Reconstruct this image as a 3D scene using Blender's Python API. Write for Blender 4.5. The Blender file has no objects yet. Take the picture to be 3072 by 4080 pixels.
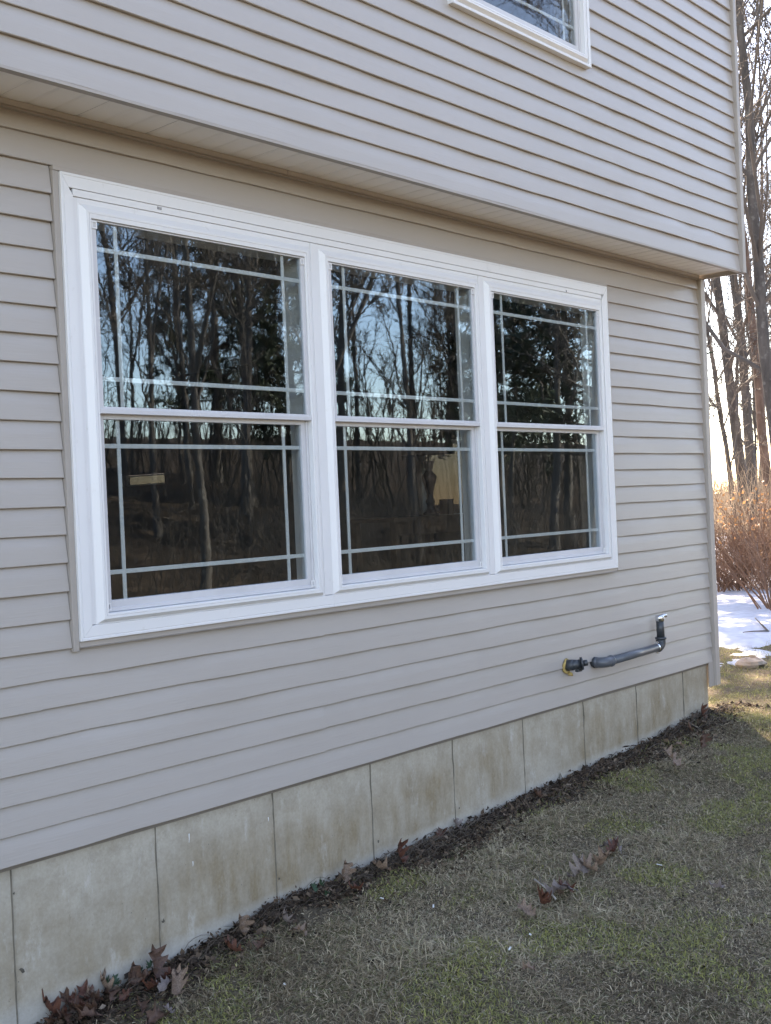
import bpy, math, random
import numpy as np
from mathutils import Matrix, Vector

random.seed(7)
RNG = np.random.default_rng(11)
S = bpy.context.scene
C = S.collection

# ------------------------------------------------------------------ camera
# solved from the siding courses and the form joints of the foundation; the house
# front is the plane y = 0, z = 0 is the lower edge of the siding, camera at x = 0
CAM = Vector((0.0, -3.59765, 1.18339))
RT = Vector((0.66501117, -0.74558859, -0.04310219))
UP = Vector((0.0350526, -0.02648941, 0.99903435))
FW = Vector((0.74601036, 0.66587984, -0.00851907))
cam = bpy.data.cameras.new('camera')
cam.sensor_fit = 'HORIZONTAL'
cam.sensor_width = 36.0
cam.lens = 36.0 * 1.494558
cam.clip_start = 0.05
cam.clip_end = 1000
co = bpy.data.objects.new('camera', cam)
C.objects.link(co)
m = Matrix((RT, UP, -FW)).transposed().to_4x4()
m.translation = CAM
co.matrix_world = m
S.camera = co

# ------------------------------------------------------------------ light
SUN_AZ, SUN_EL = math.radians(44), math.radians(37)      # azimuth from +y towards +x
W = bpy.data.worlds.new('World')
S.world = W
W.use_nodes = True
nt = W.node_tree
bg = nt.nodes['Background']
sky = nt.nodes.new('ShaderNodeTexSky')
sky.sky_type = 'NISHITA'
sky.sun_disc = False
sky.sun_elevation = SUN_EL
sky.sun_rotation = SUN_AZ
sky.altitude = 100
sky.air_density = 1.0
sky.dust_density = .35
sky.ozone_density = 2.0
nt.links.new(sky.outputs[0], bg.inputs[0])
bg.inputs[1].default_value = 0.15
sl = bpy.data.lights.new('sun', 'SUN')
sl.energy = 4.5
sl.angle = math.radians(0.5)
sl.color = (1.0, 0.93, 0.82)
so = bpy.data.objects.new('sun', sl)
C.objects.link(so)
sd = Vector((math.sin(SUN_AZ) * math.cos(SUN_EL), math.cos(SUN_AZ) * math.cos(SUN_EL), math.sin(SUN_EL)))
so.rotation_euler = sd.to_track_quat('Z', 'Y').to_euler()
so.location = sd * 40
S.view_settings.view_transform = 'Standard'
S.view_settings.look = 'None'
S.view_settings.gamma = 1.0
S.view_settings.exposure = 2.46
S.view_settings.use_white_balance = True          # the camera's auto white balance in open shade
S.view_settings.white_balance_temperature = 8300
S.view_settings.white_balance_tint = 20

# ------------------------------------------------------------------ helpers
def pxray(u, v):
    """direction of a photograph pixel (3072 x 4080)"""
    f = 1.494558 * 3072
    return FW + RT * ((u - 1536) / f) - UP * ((v - 2040) / f)

def on_plane_y(u, v, y):
    d = pxray(u, v)
    return CAM + d * ((y - CAM.y) / d.y)

def gz(x, y):
    """height of the ground"""
    x = np.asarray(x, float); y = np.asarray(y, float)
    z = np.interp(x, [-7, 2.1, 2.74, 3.27, 4.5, 5.63, 7.29, 9, 40], [-.68, -.6, -.55, -.49, -.47, -.42, -.36, -.35, -.2])
    z = z + np.where(y < 0, 0.03 * np.maximum(y, -11), 0) + .15 * np.clip(-y - 11, 0, 45)      # wooded bank across the lawn
    z = z + 0.04 * np.exp(-((x - 7.1) ** 2 + (y + .13) ** 2) / .11)
    z = z + 0.012 * np.sin(x * 5.1 + 1.3 * np.sin(y * 3.7)) * np.cos(y * 6.3 + x) * np.clip(-y * 4, 0, 1)
    return z

def on_ground(u, v):
    d = pxray(u, v); z = -.45
    for i in range(25):
        t = (z - CAM.z) / d.z
        q = CAM + d * t
        z = float(gz(q.x, q.y))
    return Vector((q.x, q.y, z))

class MB:
    def __init__(s): s.v = []; s.f = []; s.n = 0
    def add(s, v, f):
        s.v.append(np.asarray(v, float).reshape(-1, 3))
        s.f += [tuple(int(i) + s.n for i in q) for q in f]
        s.n += len(s.v[-1])
    def box(s, x0, x1, y0, y1, z0, z1):
        v = [(x0,y0,z0),(x1,y0,z0),(x1,y1,z0),(x0,y1,z0),(x0,y0,z1),(x1,y0,z1),(x1,y1,z1),(x0,y1,z1)]
        s.add(v, [(0,3,2,1),(4,5,6,7),(0,1,5,4),(1,2,6,5),(2,3,7,6),(3,0,4,7)])
        return s
    def mesh(s, name, smooth=False):
        me = bpy.data.meshes.new(name)
        me.from_pydata(np.concatenate(s.v).tolist(), [], s.f)
        if smooth: me.polygons.foreach_set('use_smooth', [True] * len(me.polygons))
        me.update()
        return me

def fast_mesh(name, V, T, smooth=False):
    """many triangles or quads from arrays"""
    me = bpy.data.meshes.new(name)
    T = np.asarray(T, np.int32); k = T.shape[1]
    me.vertices.add(len(V)); me.vertices.foreach_set('co', np.asarray(V, np.float32).ravel())
    me.loops.add(T.size); me.loops.foreach_set('vertex_index', T.ravel())
    me.polygons.add(len(T))
    me.polygons.foreach_set('loop_start', np.arange(0, T.size, k, dtype=np.int32))
    if smooth: me.polygons.foreach_set('use_smooth', np.ones(len(T), bool))
    me.update(calc_edges=True)
    return me

def link(name, data, mat=None, parent=None, loc=None):
    o = bpy.data.objects.new(name, data)
    C.objects.link(o)
    if mat is not None and not data.materials: data.materials.append(mat)
    if loc is not None: o.location = loc
    if parent is not None: o.parent = parent
    return o

def tag(o, label=None, cat=None, group=None, kind=None):
    if label: o['label'] = label
    if cat: o['category'] = cat
    if group: o['group'] = group
    if kind: o['kind'] = kind
    return o

def part(name, mb, mat, parent, smooth=False, bevel=0):
    """a part whose mesh is written in world coordinates"""
    o = link(name, mb if isinstance(mb, bpy.types.Mesh) else mb.mesh(name, smooth), mat)
    o.parent = parent
    o.matrix_parent_inverse = wmat(parent).inverted()
    if bevel:
        b = o.modifiers.new('bevel', 'BEVEL'); b.width = bevel; b.segments = 2; b.limit_method = 'ANGLE'
    return o

def wmat(o):
    mm = Matrix.LocRotScale(o.location, o.rotation_euler, o.scale)
    return wmat(o.parent) @ o.matrix_parent_inverse @ mm if o.parent else mm

def empty(name, loc, label, cat, group=None, rz=0):
    o = bpy.data.objects.new(name, None)
    C.objects.link(o)
    o.location = loc; o.rotation_euler = (0, 0, rz); o.empty_display_size = .1
    return tag(o, label, cat, group)

# ------------------------------------------------------------------ materials
def new_mat(name):
    m = bpy.data.materials.new(name); m.use_nodes = True
    return m, m.node_tree.nodes, m.node_tree.links, m.node_tree.nodes['Principled BSDF']

def noise(N, L, scale, detail=4, vec=None, stretch=None, rough=.55):
    n = N.new('ShaderNodeTexNoise'); n.inputs['Scale'].default_value = scale
    n.inputs['Detail'].default_value = detail; n.inputs['Roughness'].default_value = rough
    tc = N.new('ShaderNodeTexCoord') if vec is None else None
    src = tc.outputs['Object'] if vec is None else vec
    if stretch:
        mp = N.new('ShaderNodeMapping'); mp.inputs['Scale'].default_value = stretch
        L.new(src, mp.inputs['Vector']); src = mp.outputs['Vector']
    L.new(src, n.inputs['Vector'])
    return n

def ramp(N, L, fac, stops):
    r = N.new('ShaderNodeValToRGB')
    e = r.color_ramp.elements
    while len(e) < len(stops): e.new(0.5)
    for i, (p, c) in enumerate(stops):
        e[i].position = p; e[i].color = (*c, 1) if len(c) == 3 else c
    L.new(fac, r.inputs['Fac'])
    return r

def mixc(N, L, fac, a, b, mode='MIX'):
    x = N.new('ShaderNodeMix'); x.data_type = 'RGBA'; x.blend_type = mode
    for sock, val in ((x.inputs['Factor'], fac), (x.inputs['A'], a), (x.inputs['B'], b)):
        if isinstance(val, (int, float)): sock.default_value = val
        elif isinstance(val, tuple): sock.default_value = (*val, 1)
        else: L.new(val, sock)
    return x.outputs['Result']

def mth(N, L, op, a, b=0.0, clamp=False):
    x = N.new('ShaderNodeMath'); x.operation = op; x.use_clamp = clamp
    for i, val in enumerate((a, b)):
        if isinstance(val, (int, float)): x.inputs[i].default_value = val
        else: L.new(val, x.inputs[i])
    return x.outputs[0]

def bump(N, L, B, height, strength, dist=.002):
    b = N.new('ShaderNodeBump'); b.inputs['Strength'].default_value = strength; b.inputs['Distance'].default_value = dist
    L.new(height, b.inputs['Height']); L.new(b.outputs[0], B.inputs['Normal'])

def simple(name, col, rough=.6, var=.12, scale=6, metal=0, bumpy=0, stretch=None):
    m, N, L, B = new_mat(name)
    n = noise(N, L, scale, 5, stretch=stretch)
    c0 = tuple(c * (1 - var) for c in col); c1 = tuple(min(1, c * (1 + var)) for c in col)
    r = ramp(N, L, n.outputs[0], [(.3, c0), (.7, c1)])
    L.new(r.outputs[0], B.inputs['Base Color'])
    B.inputs['Roughness'].default_value = rough; B.inputs['Metallic'].default_value = metal
    if bumpy:
        n2 = noise(N, L, scale * 8, 3, stretch=stretch); bump(N, L, B, n2.outputs[0], bumpy)
    return m

def mat_siding():
    m, N, L, B = new_mat('vinyl_siding')
    big = noise(N, L, 1.3, 5)
    fine = noise(N, L, 9, 6, stretch=(1, 1, 6))
    c = mixc(N, L, big.outputs[0], (.365, .322, .285), (.425, .382, .345))
    c = mixc(N, L, mth(N, L, 'MULTIPLY', fine.outputs[0], .25), c, (.33, .30, .275))
    dirt = noise(N, L, 5, 8, stretch=(1, 1, .45), rough=.7)
    d = ramp(N, L, dirt.outputs[0], [(.66, (0, 0, 0)), (.8, (1, 1, 1))])
    c = mixc(N, L, mth(N, L, 'MULTIPLY', d.outputs[0], .16), c, (.26, .22, .18))
    L.new(c, B.inputs['Base Color'])
    B.inputs['Roughness'].default_value = .36
    B.inputs['Specular IOR Level'].default_value = .6
    g = noise(N, L, 30, 5, stretch=(.25, 1, 5))
    g2 = noise(N, L, 2.2, 2, stretch=(1, 1, 3))
    h = mth(N, L, 'ADD', g.outputs[0], mth(N, L, 'MULTIPLY', g2.outputs[0], 3.0))
    bump(N, L, B, h, .22, .0035)
    return m

def mat_white():
    m, N, L, B = new_mat('white_vinyl')
    big = noise(N, L, 2.0, 4)
    c = mixc(N, L, big.outputs[0], (.66, .65, .645), (.74, .73, .72))
    dirt = noise(N, L, 22, 8, stretch=(1, 1, .6), rough=.75)
    d = ramp(N, L, dirt.outputs[0], [(.60, (0, 0, 0)), (.74, (1, 1, 1))])
    c = mixc(N, L, mth(N, L, 'MULTIPLY', d.outputs[0], .35), c, (.42, .38, .33))
    L.new(c, B.inputs['Base Color'])
    B.inputs['Roughness'].default_value = .35
    g = noise(N, L, 14, 3); bump(N, L, B, g.outputs[0], .06, .002)
    return m

def mat_concrete():
    m, N, L, B = new_mat('form_concrete')
    tc = N.new('ShaderNodeTexCoord'); sep = N.new('ShaderNodeSeparateXYZ'); L.new(tc.outputs['Object'], sep.inputs[0])
    a = noise(N, L, 3.2, 6)
    c = mixc(N, L, a.outputs[0], (.35, .31, .25), (.53, .485, .41))
    streak = noise(N, L, 9, 6, stretch=(1.4, 1, .42), rough=.68)
    # brown stain band from the splash of the ground, broken up by streaks
    zrel = mth(N, L, 'ADD', sep.outputs[2], mth(N, L, 'MULTIPLY', mth(N, L, 'SUBTRACT', sep.outputs[0], 1.86), -.036))
    band = ramp(N, L, mth(N, L, 'ADD', mth(N, L, 'MULTIPLY', zrel, 1.0), 1.0),
                [(.44, (0, 0, 0)), (.52, (1, 1, 1)), (.72, (.9, .9, .9)), (.9, (.12, .12, .12))])
    patch = noise(N, L, 1.7, 4)
    pr = ramp(N, L, patch.outputs[0], [(.36, (0, 0, 0)), (.62, (1, 1, 1))])
    st = ramp(N, L, streak.outputs[0], [(.36, (0, 0, 0)), (.62, (1, 1, 1))])
    f = mth(N, L, 'MULTIPLY', mth(N, L, 'MULTIPLY', band.outputs[0], mth(N, L, 'ADD', mth(N, L, 'MULTIPLY', pr.outputs[0], .65), .35)), mth(N, L, 'ADD', mth(N, L, 'MULTIPLY', st.outputs[0], .6), .4))
    c = mixc(N, L, mth(N, L, 'MULTIPLY', f, .9), c, (.23, .165, .085))
    wash = ramp(N, L, streak.outputs[0], [(.62, (0, 0, 0)), (.74, (1, 1, 1))])
    c = mixc(N, L, mth(N, L, 'MULTIPLY', wash.outputs[0], .4), c, (.50, .485, .45))
    mot = noise(N, L, 10, 9, rough=.78)
    mr = ramp(N, L, mot.outputs[0], [(.46, (0, 0, 0)), (.62, (1, 1, 1))])
    c = mixc(N, L, mth(N, L, 'MULTIPLY', mr.outputs[0], .38), c, (.24, .195, .135))
    lt = noise(N, L, 7, 9, stretch=(1.5, 1, .5), rough=.8)
    lr = ramp(N, L, lt.outputs[0], [(.56, (0, 0, 0)), (.68, (1, 1, 1))])
    c = mixc(N, L, mth(N, L, 'MULTIPLY', lr.outputs[0], .45), c, (.58, .56, .52))
    # pale parge band low down
    edge = noise(N, L, 6, 4)
    low = mth(N, L, 'ADD', zrel, mth(N, L, 'MULTIPLY', edge.outputs[0], .07))
    pl = ramp(N, L, mth(N, L, 'ADD', low, 1.0), [(.505, (1, 1, 1)), (.545, (0, 0, 0))])
    c = mixc(N, L, mth(N, L, 'MULTIPLY', pl.outputs[0], .4), c, (.42, .41, .385))
    pit = N.new('ShaderNodeTexVoronoi'); pit.inputs['Scale'].default_value = 34
    L.new(tc.outputs['Object'], pit.inputs['Vector'])
    ph = ramp(N, L, pit.outputs['Distance'], [(.03, (0, 0, 0)), (.11, (1, 1, 1))])
    sel = noise(N, L, 24, 3)
    sr = ramp(N, L, sel.outputs[0], [(.58, (1, 1, 1)), (.64, (0, 0, 0))])
    pits = mth(N, L, 'MAXIMUM', ph.outputs[0], sr.outputs[0])
    c = mixc(N, L, pits, (.17, .15, .12), c)
    fine = noise(N, L, 90, 6)
    c = mixc(N, L, .35, c, ramp(N, L, fine.outputs[0], [(.3, (.3, .29, .27)), (.7, (.62, .6, .57))]).outputs[0], 'SOFT_LIGHT')
    L.new(c, B.inputs['Base Color'])
    B.inputs['Roughness'].default_value = .9
    h = mth(N, L, 'ADD', mth(N, L, 'MULTIPLY', fine.outputs[0], .6), mth(N, L, 'ADD', pits, a.outputs[0]))
    bump(N, L, B, h, .5, .003)
    return m

def mat_glass():
    m, N, L, B = new_mat('window_glass')
    N.remove(B)
    out = N['Material Output']
    tr = N.new('ShaderNodeBsdfTransparent'); tr.inputs[0].default_value = (.90, .92, .91, 1)
    gl = N.new('ShaderNodeBsdfGlossy'); gl.inputs['Roughness'].default_value = .012
    gl.inputs['Color'].default_value = (.66, .84, 1, 1)
    lw = N.new('ShaderNodeLayerWeight'); lw.inputs['Blend'].default_value = .5
    p5 = mth(N, L, 'POWER', lw.outputs['Facing'], 4.0)
    f = mth(N, L, 'ADD', mth(N, L, 'MULTIPLY', p5, .85), .10)
    mx = N.new('ShaderNodeMixShader')
    L.new(f, mx.inputs[0]); L.new(tr.outputs[0], mx.inputs[1]); L.new(gl.outputs[0], mx.inputs[2])
    n1 = noise(N, L, 7, 2, stretch=(1, 1, 2.2)); n2 = noise(N, L, 1.3, 1)
    h = mth(N, L, 'ADD', mth(N, L, 'MULTIPLY', n1.outputs[0], .1), n2.outputs[0])
    b = N.new('ShaderNodeBump'); b.inputs['Strength'].default_value = .2; b.inputs['Distance'].default_value = .004
    L.new(h, b.inputs['Height']); L.new(b.outputs[0], gl.inputs['Normal'])
    L.new(mx.outputs[0], out.inputs[0])
    return m

def mat_attr(name, attr, stops, rough=.8, trans=0.0):
    m, N, L, B = new_mat(name)
    at = N.new('ShaderNodeAttribute'); at.attribute_name = attr
    r = ramp(N, L, at.outputs['Fac'], stops)
    L.new(r.outputs[0], B.inputs['Base Color'])
    B.inputs['Roughness'].default_value = rough
    B.inputs['Specular IOR Level'].default_value = .25
    if trans:
        t = N.new('ShaderNodeBsdfTranslucent'); L.new(r.outputs[0], t.inputs[0])
        mx = N.new('ShaderNodeMixShader'); mx.inputs[0].default_value = trans
        L.new(B.outputs[0], mx.inputs[1]); L.new(t.outputs[0], mx.inputs[2])
        L.new(mx.outputs[0], N['Material Output'].inputs[0])
    return m

def mat_leaf(name, c0, c1):
    m, N, L, B = new_mat(name)
    n = noise(N, L, 22, 6)
    r = ramp(N, L, n.outputs[0], [(.3, c0), (.7, c1)])
    L.new(r.outputs[0], B.inputs['Base Color']); B.inputs['Roughness'].default_value = .6
    t = N.new('ShaderNodeBsdfTranslucent'); L.new(r.outputs[0], t.inputs[0])
    mx = N.new('ShaderNodeMixShader'); mx.inputs[0].default_value = .25
    L.new(B.outputs[0], mx.inputs[1]); L.new(t.outputs[0], mx.inputs[2]); L.new(mx.outputs[0], N['Material Output'].inputs[0])
    n2 = noise(N, L, 60, 3); bump(N, L, B, n2.outputs[0], .4, .002)
    return m

def mat_ground():
    m, N, L, B = new_mat('lawn_soil')
    a = noise(N, L, 2.4, 6); b = noise(N, L, 40, 6); moss = noise(N, L, 3.1, 5, rough=.65)
    c = mixc(N, L, a.outputs[0], (.08, .062, .044), (.15, .122, .086))
    mr = ramp(N, L, moss.outputs[0], [(.5, (0, 0, 0)), (.62, (1, 1, 1))])
    c = mixc(N, L, mth(N, L, 'MULTIPLY', mr.outputs[0], .8), c, (.10, .10, .04))
    c = mixc(N, L, .7, c, ramp(N, L, b.outputs[0], [(.25, (.15, .15, .15)), (.75, (.8, .8, .8))]).outputs[0], 'OVERLAY')
    # open lawn further off, then fallen leaves under the wood
    tc = N.new('ShaderNodeTexCoord'); sep = N.new('ShaderNodeSeparateXYZ'); L.new(tc.outputs['Object'], sep.inputs[0])
    op = mth(N, L, 'MULTIPLY', mth(N, L, 'SUBTRACT', mth(N, L, 'MULTIPLY', sep.outputs[1], -1.0), 4.6), 1.2, True)
    c = mixc(N, L, op, c, mixc(N, L, b.outputs[0], (.17, .145, .085), (.33, .29, .19)))
    wob = mth(N, L, 'MULTIPLY', a.outputs[0], 3.0)
    far = mth(N, L, 'SUBTRACT', mth(N, L, 'MULTIPLY', sep.outputs[1], -1.0), 11.0)
    farx = mth(N, L, 'SUBTRACT', sep.outputs[0], 17.0)
    ff = mth(N, L, 'ADD', mth(N, L, 'MAXIMUM', far, farx), wob)
    fr = ramp(N, L, mth(N, L, 'MULTIPLY', ff, .25, True), [(.3, (0, 0, 0)), (.6, (1, 1, 1))])
    lv = noise(N, L, 2.6, 9, rough=.8)
    lc = ramp(N, L, lv.outputs[0], [(.3, (.014, .010, .007)), (.5, (.04, .028, .019)), (.7, (.13, .09, .062))])
    c = mixc(N, L, fr.outputs[0], c, lc.outputs[0])
    L.new(c, B.inputs['Base Color'])
    B.inputs['Roughness'].default_value = .95; B.inputs['Specular IOR Level'].default_value = .1
    bump(N, L, B, b.outputs[0], .9, .02)
    return m

def mat_bark(name, c0, c1, c2):
    m, N, L, B = new_mat(name)
    n = noise(N, L, 5, 8, stretch=(1, 1, .3), rough=.7)
    sp = noise(N, L, 9, 5)
    r = ramp(N, L, n.outputs[0], [(.32, c0), (.6, c1)])
    s = ramp(N, L, sp.outputs[0], [(.56, (0, 0, 0)), (.66, (1, 1, 1))])
    c = mixc(N, L, mth(N, L, 'MULTIPLY', s.outputs[0], .6), r.outputs[0], c2)
    L.new(c, B.inputs['Base Color']); B.inputs['Roughness'].default_value = .9
    bump(N, L, B, n.outputs[0], .8, .03)
    return m

M_SIDE = mat_siding()
M_WHITE = mat_white()
M_CONC = mat_concrete()
M_GLASS = mat_glass()
M_DIMMED = mat_glass()
M_DIMMED.name = 'dimmed_glass'
M_DIMMED.node_tree.nodes['Transparent BSDF'].inputs[0].default_value = (.13, .135, .14, 1)  # glass tint darkened to dim the bright view out of the end windows
M_TRIM = simple('tan_trim', (.36, .318, .282), .45, .06, 3)
M_SOFF = simple('soffit_vinyl', (.84, .80, .755), .5, .04, 3)
M_GRILLE = simple('grille_bar', (.64, .645, .645), .5, .05, 8)
M_SASH = simple('shaded_sash_vinyl', (.54, .53, .535), .4, .06, 5)  # white sashes greyed down, their shading put into the base colour
M_GAP = simple('dark_gap', (.03, .03, .032), .9, .1, 5)
M_SHEATH = simple('sheathing', (.20, .17, .14), .9, .15, 3)
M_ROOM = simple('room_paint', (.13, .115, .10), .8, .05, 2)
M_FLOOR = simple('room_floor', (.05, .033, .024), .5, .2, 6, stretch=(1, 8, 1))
M_ROOF = simple('roof_shingle', (.10, .095, .09), .9, .25, 14)
M_PVC = simple('grey_pvc', (.085, .093, .105), .33, .10, 10)
M_BLACK = simple('black_fitting', (.035, .04, .045), .4, .12, 12)
M_FOAM = simple('yellow_foam', (.42, .29, .10), .8, .2, 40, bumpy=.6)
M_METAL = simple('zinc_cap', (.72, .74, .76), .18, .05, 10, metal=1)
M_LAMP = simple('dark_bronze', (.05, .035, .03), .35, .2, 12)
M_WOODD = simple('dark_wood', (.07, .045, .03), .4, .2, 8, stretch=(1, 6, 1))
M_INK = simple('printed_ink', (.05, .05, .055), .7, .1, 30)
M_SNOW = simple('old_snow', (.47, .50, .56), .55, .16, 9, bumpy=.8)
M_GROUND = mat_ground()
M_GRASS = mat_attr('grass_blades', 'tint', [(.0, (.10, .072, .045)), (.22, (.33, .255, .165)), (.45, (.60, .50, .345)), (.6, (.20, .20, .12)), (.78, (.26, .26, .085)), (.9, (.42, .39, .12)), (1., (.70, .64, .5))], .7, .25)
M_LITTER = mat_attr('leaf_crumbs', 'tint', [(.0, (.02, .014, .01)), (.4, (.065, .043, .03)), (.7, (.14, .092, .06)), (.9, (.23, .165, .115)), (1., (.34, .27, .2))], .85, .1)
M_BARK = mat_bark('grey_bark', (.04, .034, .03), (.105, .088, .075), (.19, .175, .15))
M_BARKR = mat_bark('red_bark', (.07, .042, .03), (.17, .105, .075), (.22, .17, .14))
M_TWIG = simple('bare_twig', (.095, .076, .062), .8, .3, 3)
M_TWIGR = simple('red_twig', (.19, .095, .052), .7, .35, 4)
M_BRUSH = simple('straw_brush', (.34, .25, .165), .8, .35, 3)
M_PINE = simple('pine_needles', (.040, .055, .028), .7, .4, 2)
M_LEAF = [mat_leaf('oak_leaf_brown', (.07, .036, .024), (.17, .09, .06)),
          mat_leaf('oak_leaf_tan', (.15, .095, .065), (.34, .235, .17)),
          mat_leaf('oak_leaf_red', (.07, .028, .018), (.18, .07, .045)),
          mat_leaf('oak_leaf_grey', (.18, .14, .125), (.30, .25, .23))]
M_IVY = mat_leaf('ivy_green', (.02, .05, .028), (.05, .10, .05))
M_BEECH = mat_leaf('beech_leaf', (.45, .2, .07), (.62, .33, .14))
M_CHIP = simple('white_chip', (.6, .6, .58), .5, .05, 20)
M_STONE = simple('field_stone', (.33, .27, .22), .9, .3, 14, bumpy=.6)

# ------------------------------------------------------------------ ground, snow
def spaced(lo, f0, f1, hi, step):
    mid = np.arange(f0, f1 + 1e-6, step)
    a = []; d = step; x = f0
    while x > lo: d *= 1.22; x -= d; a.append(max(x, lo))
    b = []; d = step; x = f1
    while x < hi: d *= 1.22; x += d; b.append(min(x, hi))
    return np.array(a[::-1] + list(mid) + b)

def grid(name, xs, ys, zf):
    X, Y = np.meshgrid(xs, ys)
    V = np.stack([X, Y, zf(X, Y)], -1).reshape(-1, 3)
    nx, ny = len(xs), len(ys)
    i = (np.arange(ny - 1)[:, None] * nx + np.arange(nx - 1)[None]).ravel()
    return fast_mesh(name, V, np.stack([i, i + 1, i + nx + 1, i + nx], -1), True)

gme = grid('lawn', spaced(-220, -.5, 11, 260, .06), spaced(-260, -4.5, 3, 220, .06),
           lambda X, Y: gz(X, Y) + RNG.normal(0, .0025, X.shape) * ((np.abs(X) < 12) & (np.abs(Y) < 6)))
tag(link('ground', gme, M_GROUND), kind='structure')

def vnoise(x, y, sc, seed):
    """smooth value noise"""
    r = np.random.default_rng(seed); T = r.random((64, 64))
    x = x * sc; y = y * sc
    xi = np.floor(x).astype(int); yi = np.floor(y).astype(int); fx = x - xi; fy = y - yi
    fx = fx * fx * (3 - 2 * fx); fy = fy * fy * (3 - 2 * fy)
    g = lambda a, b: T[a % 64, b % 64]
    return (g(xi, yi) * (1 - fx) + g(xi + 1, yi) * fx) * (1 - fy) + (g(xi, yi + 1) * (1 - fx) + g(xi + 1, yi + 1) * fx) * fy

def snow_h(X, Y):
    n = .5 * vnoise(X, Y * 1.6, 1.5, 3) + .3 * vnoise(X, Y, 4.2, 4) + .2 * vnoise(X, Y, 10, 5)
    cov = np.clip((X + .35 * Y - 10.75) / 2.2, -1, 1.0) * .75 - .16 * np.clip((X - 16) / 3, 0, 6)
    return np.clip((cov + (n - .5) * 1.25) * .16, -.04, .05)

sme = grid('snow', np.arange(8.3, 34, .08), np.arange(-6, 20, .1), lambda X, Y: gz(X, Y) + snow_h(X, Y) - .004)
tag(link('snow', sme, M_SNOW), kind='structure')

# ------------------------------------------------------------------ tubes and lathes
def tubes(P, R, n):
    """P (M,K,3) polylines, R (M,K) radii -> verts, quads"""
    P = np.asarray(P, float); R = np.asarray(R, float)
    M, K = R.shape
    T = np.gradient(P, axis=1); T /= np.linalg.norm(T, axis=2, keepdims=True) + 1e-9
    ref = np.where(np.abs(T[..., 2:3]) > .8, np.array([1., 0, 0]), np.array([0, 0, 1.]))
    ref = np.broadcast_to(ref[:, :1], T.shape)
    A = np.cross(T, ref); A /= np.linalg.norm(A, axis=2, keepdims=True) + 1e-9
    B = np.cross(T, A)
    a = np.arange(n) * 2 * np.pi / n
    V = P[:, :, None] + R[:, :, None, None] * (np.cos(a)[:, None] * A[:, :, None] + np.sin(a)[:, None] * B[:, :, None])
    idx = np.arange(M * K * n).reshape(M, K, n)
    nx = np.roll(idx, -1, 2)
    Q = np.stack([idx[:, :-1], nx[:, :-1], nx[:, 1:], idx[:, 1:]], -1).reshape(-1, 4)
    return V.reshape(-1, 3), Q

def join(parts):
    V = []; Q = []; n = 0
    for v, q in parts:
        V.append(v); Q.append(q + n); n += len(v)
    return np.concatenate(V), np.concatenate(Q)

def pipe_mesh(name, pts, rad, n=20, caps=True):
    pts = np.asarray(pts, float); rad = np.broadcast_to(np.asarray(rad, float), (len(pts),))
    v, q = tubes(pts[None], rad[None], n)
    b = MB(); b.add(v, q)
    if caps: b.f += [tuple(range(n))[::-1], tuple(range((len(pts) - 1) * n, len(pts) * n))]
    me = b.mesh(name)
    for p in me.polygons: p.use_smooth = len(p.vertices) == 4
    return me

def arc(c, a, bb, r, n=9):
    """quarter bend: starts along -a from c..."""
    c, a, bb = (np.array(t, float) for t in (c, a, bb))
    return [c + a * r * math.cos(t) + bb * r * math.sin(t) for t in np.linspace(0, math.pi / 2, n)]

def lathe(name, prof, n=24):
    b = MB(); k = len(prof)
    V = [(r * math.cos(t), r * math.sin(t), z) for t in np.arange(n) * 2 * math.pi / n for r, z in prof]
    F = [(i * k + j, ((i + 1) % n) * k + j, ((i + 1) % n) * k + j + 1, i * k + j + 1) for i in range(n) for j in range(k - 1)]
    b.add(V, F)
    return b.mesh(name, True)

# ------------------------------------------------------------------ the house
HX0, HXE = -6.0, 7.313
house = empty('house', (0.7, 4.0, -0.6), 'two storey house with greige vinyl lap siding, concrete foundation and overhanging upper floor', 'house')
E = 0.1016

def board_mesh(x0, x1, z0, h, y0, amp=.0015):
    n = max(2, int((x1 - x0) / .22) + 1)
    xs = np.linspace(x0, x1, n)
    w = RNG.normal(0, amp, n); dz = RNG.normal(0, .0010, n)
    prof = [(.0205, .0012), (.0015, -.0006), (-.0008, .0016), (.0004, .012), (.0055, h * .45), (.0118, h * .955), (.0205, h * 1.0 + .010)]
    V = []
    for x, ww, d in zip(xs, w, dz):
        for k, (py, pz) in enumerate(prof):
            V.append((x, y0 + py + (ww if 0 < k < 6 else 0), z0 + pz + (d if k < 4 else 0)))
    k = len(prof); F = []
    for i in range(n - 1):
        for j in range(k - 1):
            a = i * k + j; F.append((a, a + k, a + k + 1, a + 1))
    b = MB(); b.add(V, F)
    return b.mesh('siding_board', True)

def row(x0, x1, z0, h, y0, splices=()):
    cuts = [x0] + [s for s in sorted(splices) if x0 + .1 < s < x1 - .1] + [x1]
    for i in range(len(cuts) - 1):
        a, b = cuts[i], cuts[i + 1]
        over = .003 if i % 2 == 0 else 0.0          # every other length laps over its neighbour
        me = board_mesh(a, b + (.025 if over and i < len(cuts) - 2 else 0), z0 - over * .5, h, y0 - over * .6)
        o = part('siding_board', me, M_SIDE, house)
        mod = o.modifiers.new('edges', 'EDGE_SPLIT'); mod.split_angle = math.radians(35)

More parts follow.
